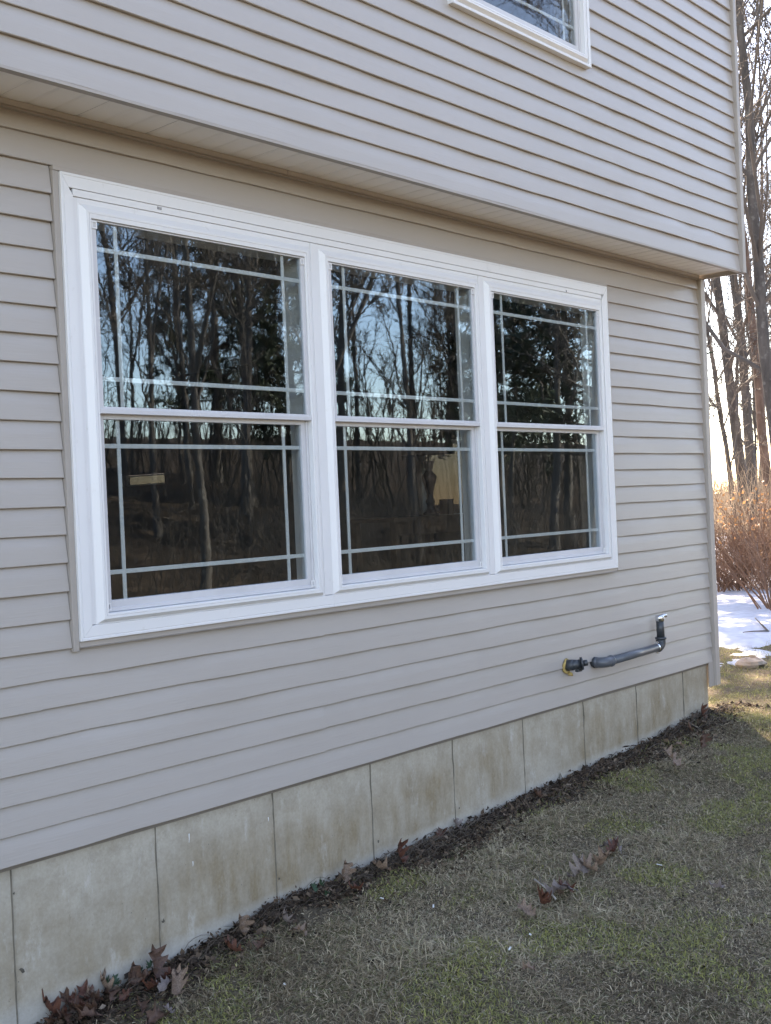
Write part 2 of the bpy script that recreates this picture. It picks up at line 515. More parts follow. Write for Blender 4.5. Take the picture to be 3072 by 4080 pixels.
OW = (2.315, 6.106)          # window opening in the siding
for k in range(26):
    sp = [-1.2 + 1.3 * ((k * 37) % 7) / 7, -4.4]
    if k in (4, 5): sp += [2.157]
    if k in (1, 2): sp += [3.547]
    if k in (6,): sp += [3.562]
    if k in (0, 3): sp += [5.6 - .3 * k]
    if 7 <= k <= 23:
        row(HX0, OW[0] - .002, k * E, E, 0, [-1.2 + 1.3 * ((k * 37) % 7) / 7, -4.4])
        row(OW[1] + .002, HXE, k * E, E, 0)
    else:
        row(HX0, HXE, k * E, E if k < 25 else .075, 0, sp)

UY = -0.30                   # plane of the upper storey
UZ = 2.6195
UWX = (4.285, 5.508)
zrow = UZ
for k in range(27):
    h = .106 if k == 0 else .1012
    sp = [-1.5 + 1.4 * ((k * 29) % 5) / 5]
    if zrow > 3.46 and zrow < 4.76:
        row(HX0, UWX[0] + .02, zrow, h, UY, [s for s in sp if s < 3.8]); row(UWX[1] - .02, 7.336, zrow, h, UY)
    else:
        row(HX0, 7.336, zrow, h, UY, sp)
    zrow += h
ZTOP = zrow

# walls behind the siding, floors and the rooms
EX = 7.24
b = MB()
b.box(HX0, 2.43, .021, .16, -.02, 2.64).box(5.99, EX + .05, .021, .16, -.02, 2.64).box(2.43, 5.99, .021, .16, -.02, .80).box(2.43, 5.99, .021, .16, 2.31, 2.64)
part('front_wall', b, M_SHEATH, house)
b = MB()
y0, y1 = UY + .021, UY + .16
b.box(HX0, 4.345, y0, y1, 2.66, ZTOP).box(5.447, 7.31, y0, y1, 2.66, ZTOP).box(4.345, 5.447, y0, y1, 2.66, 3.525).box(4.345, 5.447, y0, y1, 4.735, ZTOP)
part('upper_front_wall', b, M_SHEATH, house)
EWY, EWZ = (1.80, 2.46), (.93, 1.66)             # end window behind the lamp
SWY, SWZ = (5.78, 6.50), (1.465, 1.575)          # narrow high window further back
def pierced(b, x0, x1, ya, yb, za, zb):
    """a wall across x with the two end windows left open"""
    b.box(x0, x1, ya, EWY[0], za, zb).box(x0, x1, EWY[1], SWY[0], za, zb).box(x0, x1, SWY[1], yb, za, zb)
    for yy, zz in ((EWY, EWZ), (SWY, SWZ)):
        b.box(x0, x1, yy[0], yy[1], za, zz[0]).box(x0, x1, yy[0], yy[1], zz[1], zb)
    return b
b = pierced(MB(), EX, EX + .05, .162, 8.0, -.02, 2.64)
b.box(EX + .03, EX + .08, UY + .162, 8.0, 2.66, ZTOP)
part('end_wall', b, M_SIDE, house)
part('back_wall', MB().box(HX0, EX - .002, 7.85, 8.0, -.02, 2.64).box(HX0, EX + .028, 7.85, 8.0, 2.66, ZTOP), M_SIDE, house)
part('left_wall', MB().box(HX0 - .1, HX0 - .002, .0, 8.0, -.02, 2.64).box(HX0 - .1, HX0 - .002, UY, 8.0, 2.66, ZTOP), M_SIDE, house)
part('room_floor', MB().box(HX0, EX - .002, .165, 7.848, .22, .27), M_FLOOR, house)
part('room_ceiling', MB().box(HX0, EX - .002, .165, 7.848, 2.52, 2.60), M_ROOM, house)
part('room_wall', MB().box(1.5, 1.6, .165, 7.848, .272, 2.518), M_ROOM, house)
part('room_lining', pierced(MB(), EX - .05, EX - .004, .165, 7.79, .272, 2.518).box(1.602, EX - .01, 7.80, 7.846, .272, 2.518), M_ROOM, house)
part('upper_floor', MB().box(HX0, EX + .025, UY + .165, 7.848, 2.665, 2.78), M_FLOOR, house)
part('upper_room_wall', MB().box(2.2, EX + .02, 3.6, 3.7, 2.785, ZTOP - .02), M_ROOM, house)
# gable roof
rz = ZTOP - .01; ry0, ry1 = UY - .4, 8.4; ym = (ry0 + ry1) / 2; rh = 2.3
b = MB()
for t0, t1 in ((0, .14),):
    V = [(HX0 - .4, ry0, rz), (7.75, ry0, rz), (7.75, ym, rz + rh), (HX0 - .4, ym, rz + rh), (HX0 - .4, ry1, rz), (7.75, ry1, rz)]
    V2 = [(x, y, z + t1) for x, y, z in V]
    b.add(V + V2, [(0, 1, 2, 3), (3, 2, 5, 4), (6, 9, 8, 7), (9, 10, 11, 8), (0, 6, 7, 1), (4, 5, 11, 10), (1, 7, 8, 2), (2, 8, 11, 5), (0, 3, 9, 6), (3, 4, 10, 9)])
part('roof', b, M_ROOF, house)
for x in (EX + .03, HX0 - .09):
    b = MB()
    b.add([(x, UY, rz), (x, 8, rz), (x, ym, rz + rh - .1), (x + .05, UY, rz), (x + .05, 8, rz), (x + .05, ym, rz + rh - .1)], [(0, 1, 2), (3, 5, 4), (0, 3, 4, 1), (1, 4, 5, 2), (2, 5, 3, 0)])
    part('gable', b, M_SIDE, house)

# foundation: one cast panel between every two form joints
JX0, JS = 2.052, .6096
xs = [JX0 + JS * j for j in range(-3, 9)]
ends = [HX0] + xs + [7.288]
for a, c in zip(ends[:-1], ends[1:]):
    g = .0025; n = 6
    X = np.linspace(a + g, c - g, n); Z = np.linspace(-1.0, .012, 9)
    V = []; F = []
    for i, x in enumerate(X):
        for z in Z:
            V.append((x, .026 + (.004 if i in (0, n - 1) else 0) + RNG.normal(0, .0008), z))
    for i in range(n - 1):
        for j in range(8):
            q = i * 9 + j; F.append((q, q + 9, q + 10, q + 1))
    k = len(V)
    V += [(a + g, .2, -1), (a + g, .2, .012), (c - g, .2, -1), (c - g, .2, .012)]
    F += [(0, 8, k + 1, k), ((n - 1) * 9 + 8, (n - 1) * 9, k + 2, k + 3), tuple([i * 9 + 8 for i in range(n)] + [k + 3, k + 1])]
    b = MB(); b.add(V, F)
    part('foundation_panel', b, M_CONC, house)
M_FIN = simple('joint_mortar', (.15, .13, .10), .95, .2, 30, bumpy=.5)
for x in xs[1:]:
    b = MB(); zs = np.linspace(-1, .01, 26); w = .0038
    V = []; F = []
    for i, z in enumerate(zs):
        d = RNG.normal(0, .0012); ww = w * (0.7 + .8 * RNG.random())
        V += [(x - ww + d, .033, z), (x + d, .0275 - .004 * RNG.random(), z), (x + ww + d, .033, z)]
    for i in range(25):
        q = i * 3; F += [(q, q + 1, q + 4, q + 3), (q + 1, q + 2, q + 5, q + 4)]
    b.add(V, F)
    part('form_joint', b, M_FIN, house)
def on_panel(pts, r0):
    return pipe_mesh('crack', [tuple(on_plane_y(u, v, .0268)) for u, v in pts], r0, 5)
M_CRACK = simple('dark_crack', (.10, .085, .065), .95, .2, 30)
part('crack', on_panel([(290, 3505), (284, 3545), (266, 3598), (268, 3625), (279, 3655), (275, 3690), (280, 3720)], [.0006, .0012, .0014, .0013, .0015, .0012, .0005]), M_CRACK, house)
part('crack', on_panel([(279, 3655), (292, 3682), (300, 3705)], [.0012, .001, .0005]), M_CRACK, house)
part('crack', on_panel([(163, 3630), (164, 3660), (158, 3690)], [.0006, .001, .0005]), M_CRACK, house)
for u, v, dv in ((753, 3322, 36), (768, 3432, 20), (1069, 3256, 16)):
    part('paint_drip', pipe_mesh('paint_drip', [tuple(on_plane_y(u, v, .0262)), tuple(on_plane_y(u + 1, v + dv * .6, .0262)), tuple(on_plane_y(u, v + dv, .0262))], [.0022, .0016, .001], 6), M_WHITE, house)
for u, v, w in ((56, 3560, .011), (88, 3865, .02), (651, 3672, .016), (1113, 3502, .012), (1508, 3352, .013), (1830, 3220, .01), (940, 3228, .006)):     # rough form tie marks on the joints
    q = on_plane_y(u, v, .0262); n = 9
    b = MB(); rr = [w * (.2 + .5 * random.random()) for i in range(n)]
    b.add([(q.x, .0245, q.z)] + [(q.x + rr[i] * math.cos(i * 6.283 / n), .0266, q.z + 1.2 * rr[i] * math.sin(i * 6.283 / n)) for i in range(n)], [(0, 1 + (i + 1) % n, 1 + i) for i in range(n)])
    part('tie_mark', b, M_CRACK, house)
part('end_foundation', MB().box(7.07, 7.286, .205, 8.0, -1.0, .012), M_CONC, house)
part('back_foundation', MB().box(HX0, 7.068, 7.8, 8.0, -1.0, .012), M_CONC, house)

# corner posts: two leg channel with dark recess next to the laps
def post(x0, x1, y, z0, z1, name='corner_post'):
    b = MB()
    pr = [(x0 - .012, y + .028), (x0 - .001, y + .028), (x0, y + .002), (x0 + .003, y), (x1 - .004, y), (x1, y + .004), (x1, y + .075), (x1 - .012, y + .078), (x1 - .014, y + .1)]
    V = [(x, yy, z) for z in np.linspace(z0, z1, 9) for x, yy in pr]; k = len(pr)
    F = [(i * k + j, i * k + j + 1, (i + 1) * k + j + 1, (i + 1) * k + j) for i in range(8) for j in range(k - 1)]
    b.add(V, F); b.add([(x, yy, z0) for x, yy in pr[2:7]] , [(0, 1, 2, 3, 4)])
    return part(name, b, M_TRIM, house)
post(7.322, 7.383, -.020, -.16, 2.612)
post(7.343, 7.388, UY - .020, 2.607, ZTOP)
part('corner_flange', MB().box(7.262, 7.318, .001, .009, -.165, .0).box(7.318, 7.321, -.012, .012, -.163, 2.6), M_TRIM, house)

# soffit of the overhang, board by board, with the trims at both edges
SB = .1025
sx = 7.35
sme = None
k = 0
while sx > -.5:
    if sme is None:
        w = SB / 2 - .0006; L0, L1 = UY + .016, -.001
        pr = [(-w, .0035), (-w + .002, .0035), (-w + .012, 0), (w - .012, 0), (w - .004, .0022), (w, .0022)]
        b = MB(); n = len(pr)
        b.add([(x, y, z) for y in (L0, L1) for x, z in pr], [(i, i + 1, n + i + 1, n + i) for i in range(n - 1)])
        sme = b.mesh('soffit_board')
        sme.materials.append(M_SOFF)
    o = link('soffit_board', sme)
    o.location = (sx - SB / 2, 0, 2.6335 + random.uniform(-.0008, .0008)); o.rotation_euler = (0, random.uniform(-.006, .006), 0)
    o.parent = house; o.matrix_parent_inverse = wmat(house).inverted()
    sx -= SB
part('soffit_panel', MB().box(HX0, sx, UY + .016, -.001, 2.634, 2.646), M_SOFF, house)
for a, c in ((HX0, 3.475), (3.479, 7.32)):
    b = MB()
    b.box(a, c, -.014, .012, 2.6115, 2.6325).box(a, c, -.0075, .012, 2.6035, 2.611).box(a, c, -.016, .010, 2.602, 2.6033)
    part('soffit_channel', b, M_TRIM, house)
b = MB().box(HX0, 7.336, UY - .004, UY + .016, 2.609, 2.6195).box(HX0, 7.35, UY + .0165, UY + .030, 2.6105, 2.6345)
part('starter_strip', b, M_TRIM, house)
part('end_channel', MB().box(7.3515, 7.371, UY - .002, .10, 2.606, 2.648), M_TRIM, house)

# ------------------------------------------------------------------ windows
def ring(b, rect, prof):
    """profile swept round a rectangle (x0, x1, z0, z1); prof = [(left, right, bottom, top offsets, y)]"""
    x0, x1, z0, z1 = rect
    V = []
    for l, r, bo, t, y in prof:
        V += [(x0 - l, y, z0 - bo), (x1 + r, y, z0 - bo), (x1 + r, y, z1 + t), (x0 - l, y, z1 + t)]
    F = []
    for i in range(len(prof) - 1):
        for k in range(4):
            a = i * 4 + k; c = i * 4 + (k + 1) % 4
            F.append((a, c, c + 4, a + 4))
    b.add(V, F)
    return b

def frame_box(b, outer, inner, y0, y1):
    x0, x1, z0, z1 = outer; a0, a1, c0, c1 = inner
    b.box(x0, a0, y0, y1, z0, z1).box(a1, x1, y0, y1, z0, z1).box(a0, a1, y0, y1, z0, c0).box(a0, a1, y0, y1, c1, z1)
    return b

def corner_bracket(parent, x, z, y, s=.011):
    b = MB(); frame_box(b, (x - s, x + s, z - s * 1.25, z + s * 1.25), (x - s * .55, x + s * .55, z - s * .8, z + s * .8), y - .004, y)
    part('corner_bracket', b, M_WHITE, parent)

def double_hung(xl, xr, zb=.822, zt=2.262, yo=0.0, full=True, glass=None):
    glass = glass or M_GLASS
    zm = zb + .742 if full else zb + .55
    b = MB()
    ring(b, (xl, xr, zb, zt), [(-.001, -.001, -.001, -.001, yo + .10), (0, 0, 0, 0, yo - .034), (.001, .001, .001, .001, yo - .0355), (.009, .009, .009, .016, yo - .036),
         (.0095, .0095, .0095, .0165, yo - .0335), (.0105, .0105, .0105, .0185, yo - .0335), (.011, .011, .011, .019, yo - .036),
         (.021, .021, .020, .027, yo - .036), (.043, .040, .035, .051, yo - .019), (.0495, .0495, .0375, .0715, yo - .0185), (.0495, .0495, .0375, .0715, yo + .02)])
    fr = part('window', b, M_WHITE, house)
    # upper sash, outside; glass with the bars inside it
    up = MB(); g = (xl + .022, xr - .021, zm + .014, zt - .007)
    frame_box(up, (xl + .001, xr - .001, zm - .012, zt - .0012), g, yo - .028, yo - .005)
    up.box(xl + .001, xr - .001, yo - .0345, yo - .0282, zm - .012, zm + .006)
    part('upper_sash', up, M_SASH, fr, bevel=.0015)
    part('pane', MB().box(g[0] - .004, g[1] + .004, yo - .020, yo - .016, g[2] - .004, g[3] + .004), glass, fr)
    lo = MB(); q = (xl + .034, xr - .036, zb + .043, zm - .030)
    frame_box(lo, (xl + .0015, xr - .0015, zb + .0012, zm - .008), q, yo - .004, yo + .034)
    lo.box(xl + .002, xr - .002, yo - .0105, yo - .0042, zb + .0015, zb + .016)
    lo.box(xr - .0125, xr - .0016, yo - .0105, yo - .0042, zb + .017, zm - .0135)
    part('lower_sash', lo, M_SASH, fr, bevel=.0015)
    part('pane', MB().box(q[0] - .004, q[1] + .004, yo + .006, yo + .010, q[2] - .004, q[3] + .004), glass, fr)
    for gl, yy, z_a, z_b, xa, xb in ((g, yo - .0145, zt - .104, zm + .118, xl + .116, xr - .116), (q, yo + .0115, zm - .128, zb + .145, xl + .108, xr - .128)):
        for z in (z_a, z_b):
            part('grille_bar', MB().box(gl[0] - .003, gl[1] + .003, yy, yy + .007, z - .0085, z + .0085), M_GRILLE, fr, bevel=.0018)
        for x in (xa, xb):
            part('grille_bar', MB().box(x - .0082, x + .0082, yy + .0005, yy + .0065, gl[2] - .003, gl[3] + .003), M_GRILLE, fr, bevel=.0018)
    for x in (xl + .17, xr - .17):
        part('sash_lock', MB().box(x - .03, x + .03, yo + .002, yo + .030, zm - .0075, zm + .008).box(x - .022, x + .018, yo + .006, yo + .026, zm + .0095, zm + .017), M_WHITE, fr, bevel=.003)
    if full:
        for x, z in ((xl + .013, zt - .021), (xr - .013, zt - .021), (xr - .013, zb + .021), (xl + .013, zb + .021)):
            corner_bracket(fr, x, z, yo - .0285 if z > zm else yo - .0108)
    return fr

UN = [(2.455, 3.537), (3.683, 4.752), (4.893, 5.965)]
for a, c in UN: double_hung(a, c)
for a, c in ((3.5873, 3.6327), (4.8023, 4.8427)):
    part('mullion', MB().box(a, c, -.0205, .03, .786, 2.334), M_WHITE, house, bevel=.002)

def casing(pts, y=-.025, name='casing_board'):
    """flat board with mitred ends and a bead at its outer edge, pts = outer a, outer b, inner b, inner a"""
    P = [Vector(p) for p in pts]
    b = MB()
    mix = lambda i, j, t: P[i].lerp(P[j], t)
    rows = [(0.0, y + .035), (0.0, y + .001), (.03, y), (.17, y), (.19, y + .0022), (.24, y + .0022), (.26, y + .0004), (.985, y + .0004), (1., y + .0015), (1., y + .04)]
    V = []
    for t, yy in rows:
        a = mix(0, 3, t); c = mix(1, 2, t); V += [(a.x, yy, a.y), (c.x, yy, c.y)]
    F = [(2 * i, 2 * i + 1, 2 * i + 3, 2 * i + 2) for i in range(len(rows) - 1)]
    n = len(V)
    F += [tuple(range(0, n, 2)), tuple(range(1, n, 2))[::-1]]
    b.add(V, F)
    return part(name, b, M_WHITE, house)
o0, o1, ob, ot = 2.339, 6.080, .731, 2.415
i0, i1, ib, it = 2.388, 6.0165, .7838, 2.335
g = .0006
casing([(o0, ot), (o0, ob), (i0, ib), (i0, it)])
casing([(o1, ob), (o1, ot), (i1, it), (i1, ib)])
casing([(o1 - g, ob - g), (3.637, ob - g), (3.637, ib), (i1 - g, ib)])
casing([(3.636, ob - g), (o0 + g, ob - g), (i0 + g, ib), (3.636, ib)])
casing([(o0 + g, ot + g), (4.88, ot + g), (4.88, 2.363), (i0 - .016, 2.363)])
casing([(4.881, ot + g), (o1 - g, ot + g), (i1 + .018, 2.363), (4.881, 2.363)])
part('jamb_strip', MB().box(i0 + .0012, 2.4048, -.0195, .02, .786, 2.333), M_WHITE, house, bevel=.001)
part('head_strip', MB().box(i0 + .001, i1 - .001, -.0225, .02, 2.3352, 2.3615), M_WHITE, house, bevel=.001)
# tan channel the siding dies into
jy0, jy1 = -.0125, .012
j0, j1, jb, jt = OW[0], OW[1], .7090, 2.4365
for bx in ((j0, o0 - .0008, jb - .012, ot + .003), (o1 + .0008, j1, jb + .004, jt - .002)):
    b = MB().box(bx[0], bx[1], jy0, jy1, bx[2], bx[3]); b.box(bx[0] + .007, bx[0] + .010, jy0 - .0012, jy0 + .001, bx[2] + .001, bx[3] - .001)
    part('trim_channel', b, M_TRIM, house, bevel=.0012)
part('trim_channel', MB().box(j0 + .002, o1 + .018, jy0 - .001, jy1, ot + .0042, jt), M_TRIM, house, bevel=.0012)
part('trim_channel', MB().box(o0 + .0, o1 + .0, jy0 - .002, jy1, jb, ob - .0015).box(o0, o1, jy0 - .006, jy1 - .002, jb - .0025, jb - .0008), M_TRIM, house, bevel=.001)
for cx, cz, n in ((on_plane_y(636, 830, -.0228).x, on_plane_y(636, 830, -.0228).z, 9), (on_plane_y(2257, 1160, -.0228).x, on_plane_y(2257, 1160, -.0228).z, 5)):
    b = MB(); x = cx - n * .0013
    for i in range(n):
        w = (.0008, .0014, .0006, .0018, .001)[i % 5]
        b.box(x, x + w, -.0229, -.0226, cz - .0055, cz + .0055); x += w + .0013
    part('barcode_print', b, M_INK, house)

# upper storey window
M_UPPER = mat_glass()
M_UPPER.name = 'dull_glass'
M_UPPER.node_tree.nodes['Glossy BSDF'].inputs['Color'].default_value = (.50, .54, .58, 1)
uf = double_hung(4.362, 5.430, 3.545, 4.70, UY, False, M_UPPER)
ux0, ux1, uz0, uz1 = 4.290, 5.503, 3.493, 4.793
ua, ub, uc, ud = 4.3115, 5.4805, 3.507, 4.7725
for pts in ([(ux0, uz1), (ux0, uz0), (ua, uc), (ua, ud)], [(ux1, uz0), (ux1, uz1), (ub, ud), (ub, uc)],
            [(ux1 - g, uz0 - g), (ux0 + g, uz0 - g), (ua, uc), (ub, uc)], [(ux0 + g, uz1 + g), (ux1 - g, uz1 + g), (ub, ud), (ua, ud)]):
    casing(pts, UY - .026)

# the two windows of the end wall, seen through the room
def end_window(yy, zz, bar):
    (ya, yb), (za, zb) = yy, zz; x0, x1 = EX + .012, EX + .038; w = .03 if bar else .012
    ya += .002; yb -= .002; za += .002; zb -= .002
    b = MB().box(x0, x1, ya, ya + w, za, zb).box(x0, x1, yb - w, yb, za, zb).box(x0, x1, ya + w, yb - w, za, za + w).box(x0, x1, ya + w, yb - w, zb - w, zb)
    if bar: b.box(x0, x1, ya + w, yb - w, bar - .012, bar + .012)
    f = part('window', b, M_WHITE, house)
    cuts = [(za + w, bar - .012), (bar + .012, zb - w)] if bar else [(za + w, zb - w)]
    for c0, c1 in cuts: part('pane', MB().box(EX + .023, EX + .027, ya + w, yb - w, c0, c1), M_DIMMED, f)
end_window(EWY, EWZ, 1.06)
end_window(SWY, SWZ, 0)

# ------------------------------------------------------------------ vent pipe and capped fitting on the wall
PY = -.066
vp = empty('vent_pipe', (5.80, 0, .197), 'grey plastic vent pipe elbowed along the siding with shiny metal cap', 'pipe')
def vpart(name, me, mat): return part(name, me, mat, vp)
ex, ez = 5.800, .196
vpart('wall_stub', pipe_mesh('wall_stub', [(ex, .02, ez), (ex, -.018, ez)], [.027, .027]), M_BLACK)
vpart('wall_stub', pipe_mesh('wall_stub', [(ex, -.006, ez), (ex, -.0062, ez), (ex, -.016, ez), (ex, -.0162, ez)], [.026, .0335, .0335, .026]), M_BLACK)
bend = [(ex, -.0165, ez), (ex, -.024, ez), (ex, -.025, ez)] + [(ex + .042 - .042 * math.cos(t), -.025 - .041 * math.sin(t), ez + .001) for t in np.linspace(.1, math.pi / 2, 9)] + [(ex + .075, PY, ez + .002), (ex + .0755, PY, ez + .002)]
vpart('elbow', pipe_mesh('elbow', bend, [.0325, .0325, .0305] + [.0305] * 9 + [.0315, .0325]), M_PVC)
vpart('elbow_rim', pipe_mesh('elbow_rim', [(ex + .0757, PY, ez + .002), (ex + .0847, PY, ez + .002)], [.0335, .0335]), M_PVC)
x2, z2 = 6.440, .2080
vpart('pipe', pipe_mesh('pipe', [(ex + .08, PY, ez + .002), (x2, PY, z2)], [.0248, .0248], 28), M_PVC)
vpart('clamp', pipe_mesh('clamp', [(x2 - .016, PY, z2 - .0005), (x2 - .0158, PY, z2 - .0005), (x2 - .002, PY, z2), (x2 - .0018, PY, z2)], [.025, .0285, .0285, .025]), M_METAL)
for sgn in (1, -1):
    vpart('clamp_screw', MB().box(x2 - .016, x2 - .004, PY - .006, PY + .004, z2 + sgn * .033 - .005, z2 + sgn * .033 + .005).box(x2 - .012, x2 - .008, PY - .016, PY + .010, z2 + sgn * .034 - .002, z2 + sgn * .034 + .002), M_METAL)
xe = x2 + .046
bend = [(x2, PY, z2), (x2 + .006, PY, z2)] + [(xe - .042 + .042 * math.sin(t), PY, z2 + .042 - .042 * math.cos(t)) for t in np.linspace(.1, math.pi / 2, 9)] + [(xe, PY, z2 + .052)]
vpart('elbow', pipe_mesh('elbow', bend, [.0305] * len(bend)), M_BLACK)
vpart('elbow_rim', pipe_mesh('elbow_rim', [(xe, PY, z2 + .046), (xe, PY, z2 + .0462), (xe, PY, z2 + .0595), (xe, PY, z2 + .0597)], [.03, .035, .035, .025]), M_BLACK)
vpart('riser', pipe_mesh('riser', [(xe, PY, z2 + .055), (xe - .003, PY, .378)], [.0245, .0245], 28), M_BLACK)
vpart('metal_collar', pipe_mesh('metal_collar', [(xe - .003, PY, .368), (xe - .003, PY, .3682), (xe - .003, PY, .401), (xe - .003, PY, .406)], [.0246, .0268, .0268, .019]), M_METAL)
vpart('metal_spout', pipe_mesh('metal_spout', [(xe - .008, PY - .004, .396), (xe + .03, PY - .014, .3985), (xe + .042, PY - .017, .3985), (xe + .047, PY - .018, .398)], [.0125, .012, .0125, .008]), M_METAL)
vpart('metal_screw', pipe_mesh('metal_screw', [(xe + .02, PY - .01, .382), (xe + .034, PY - .012, .382)], [.005, .005], 8), M_METAL)

cf = empty('vent_fitting', (5.51, 0, .218), 'small black capped fitting in a yellow foam collar on the siding', 'fitting')
cx, cz = 5.510, .218
n = 26
ringp = [(cx + .034 * math.cos(t) * (1 + .08 * math.sin(5 * t)), -.004 - .004 * math.sin(3 * t), cz - .003 + .037 * math.sin(t) * (1 + .06 * math.cos(4 * t))) for t in np.linspace(0, 2 * math.pi, n)]
part('foam_collar', pipe_mesh('foam_collar', ringp, [.0058 + .003 * math.cos(t - 3.6) for t in np.linspace(0, 2 * math.pi, n)], 8), M_FOAM, cf)
part('foam_blob', pipe_mesh('foam_blob', [(cx + .012, -.004, cz - .046), (cx + .02, -.018, cz - .054), (cx + .027, -.022, cz - .061)], [.013, .010, .003], 8), M_FOAM, cf)
part('sleeve', pipe_mesh('sleeve', [(cx, .02, cz), (cx, -.034, cz + .003), (cx + .004, -.046, cz + .004)], [.0315, .0315, .030]), M_BLACK, cf)
d = Vector((.62, -.74, .12)).normalized(); s = Vector((cx + .004, -.040, cz + .004))
def al(t): return tuple(s + d * t)
part('body', pipe_mesh('body', [al(-.01), al(.0), al(.045)], [.026, .029, .024]), M_BLACK, cf)
part('body_rib', MB().box(cx + .006, cx + .052, -.072, -.05, cz - .036, cz - .018), M_BLACK, cf, bevel=.003)
part('flange', pipe_mesh('flange', [al(.044), al(.0442), al(.0555), al(.0557)], [.024, .0365, .0365, .015]), M_BLACK, cf)
part('hex_plug', pipe_mesh('hex_plug', [al(.055), al(.0815), al(.084)], [.0185, .0185, .0155], 6), M_BLACK, cf)

# ------------------------------------------------------------------ inside: table, lamp, box against the end window
tx, ty, th = 6.62, 2.02, 1.07
LY = 2.0
tb = empty('side_table', (tx, ty, .27), 'dark wooden side table inside behind the middle window', 'table')
part('table_top', MB().box(tx - .55, tx + .40, ty - .28, ty + .20, th - .03, th), M_WOODD, tb)
for a, c in ((-.5, -.24), (.34, -.24), (-.5, .14), (.34, .14)):
    part('leg', MB().box(tx + a, tx + a + .05, ty + c, ty + c + .05, .272, th - .0305), M_WOODD, tb)
part('apron', MB().box(tx - .45, tx + .34, ty - .23, ty - .21, th - .13, th - .0305), M_WOODD, tb)
q = on_plane_y(1716, 2040, LY); lx = q.x; k = 1.0
lamp = empty('table_lamp', (lx, LY, th), 'dark baluster table lamp silhouetted behind the middle window pane', 'lamp')
zp = lambda v: on_plane_y(1716, v, LY).z - th
prof = [(.0, .001), (.085, .001), (.085, .012), (.05, .03), (.03, zp(2018)), (.042, zp(2008)), (.05, zp(1998)), (.034, zp(1985)), (.036, zp(1965)), (.055, zp(1935)), (.078, zp(1905)), (.075, zp(1895)), (.045, zp(1882)), (.032, zp(1875)), (.045, zp(1862)), (.05, zp(1850)), (.062, zp(1841)), (.060, zp(1838)), (.012, zp(1836)), (.011, zp(1815)), (.0, zp(1815))]
prof = [(a * .74, c) for a, c in prof]
lb = link('lamp_base', lathe('lamp_base', prof), M_LAMP, lamp)
sh = [(.10, zp(1818)), (.205, zp(1811)), (.14, zp(1811) + .26), (.135, zp(1811) + .26), (.2, zp(1811) + .005)]
link('lamp_shade', lathe('lamp_shade', sh[1:], 28), M_WOODD, lamp)
q = on_plane_y(1779, 2030, 1.98)
bxo = empty('wooden_box', (q.x, 1.98, th), 'small dark box beside the lamp behind the middle window', 'box')
part('body', MB().box(q.x - .035, q.x + .04, 1.94, 2.02, th + .0005, on_plane_y(1779, 1993, 1.98).z), M_WOODD, bxo)
part('lid', MB().box(q.x - .038, q.x + .043, 1.937, 2.023, on_plane_y(1779, 1993, 1.98).z + .0003, on_plane_y(1779, 1990, 1.98).z + .002), M_WOODD, bxo)

# ------------------------------------------------------------------ trees
def unit(v): return v / (np.linalg.norm(v, axis=-1, keepdims=True) + 1e-9)

def children(P, R, c, t0, t1, ang, lf, rf, K, r, upb=.15, wob=.12, rmin=.004):
    """c side shoots on every polyline"""
    M, Kp = R.shape
    t = r.uniform(t0, t1, (M, c)); f = t * (Kp - 1); i = np.minimum(f.astype(int), Kp - 2); w = (f - i)[..., None]
    rows = np.arange(M)[:, None]
    base = P[rows, i] * (1 - w) + P[rows, i + 1] * w
    tan = unit(P[rows, i + 1] - P[rows, i])
    rad = R[rows, i] * (1 - w[..., 0]) + R[rows, i + 1] * w[..., 0]
    plen = np.linalg.norm(np.diff(P, axis=1), axis=2).sum(1)[:, None]
    rnd = unit(r.normal(size=base.shape)); side = unit(np.cross(tan, rnd))
    a = r.normal(ang, .18, t.shape)[..., None]
    d = unit(np.cos(a) * tan + np.sin(a) * side + np.array([0, 0, upb]))
    ln = plen * lf * (1.15 - .65 * t) * r.uniform(.65, 1.25, t.shape)
    base = base.reshape(-1, 3); d = d.reshape(-1, 3); ln = ln.reshape(-1); r0 = np.maximum(rad.reshape(-1) * rf, rmin)
    out = [base]; cur = base
    for k in range(1, K):
        d = unit(d + r.normal(0, wob, d.shape) + np.array([0, 0, upb * .35]))
        cur = cur + d * (ln / (K - 1))[:, None]; out.append(cur)
    P2 = np.stack(out, 1)
    R2 = np.maximum(r0[:, None] * np.linspace(1, .3, K)[None], rmin * .6)
    return P2, R2

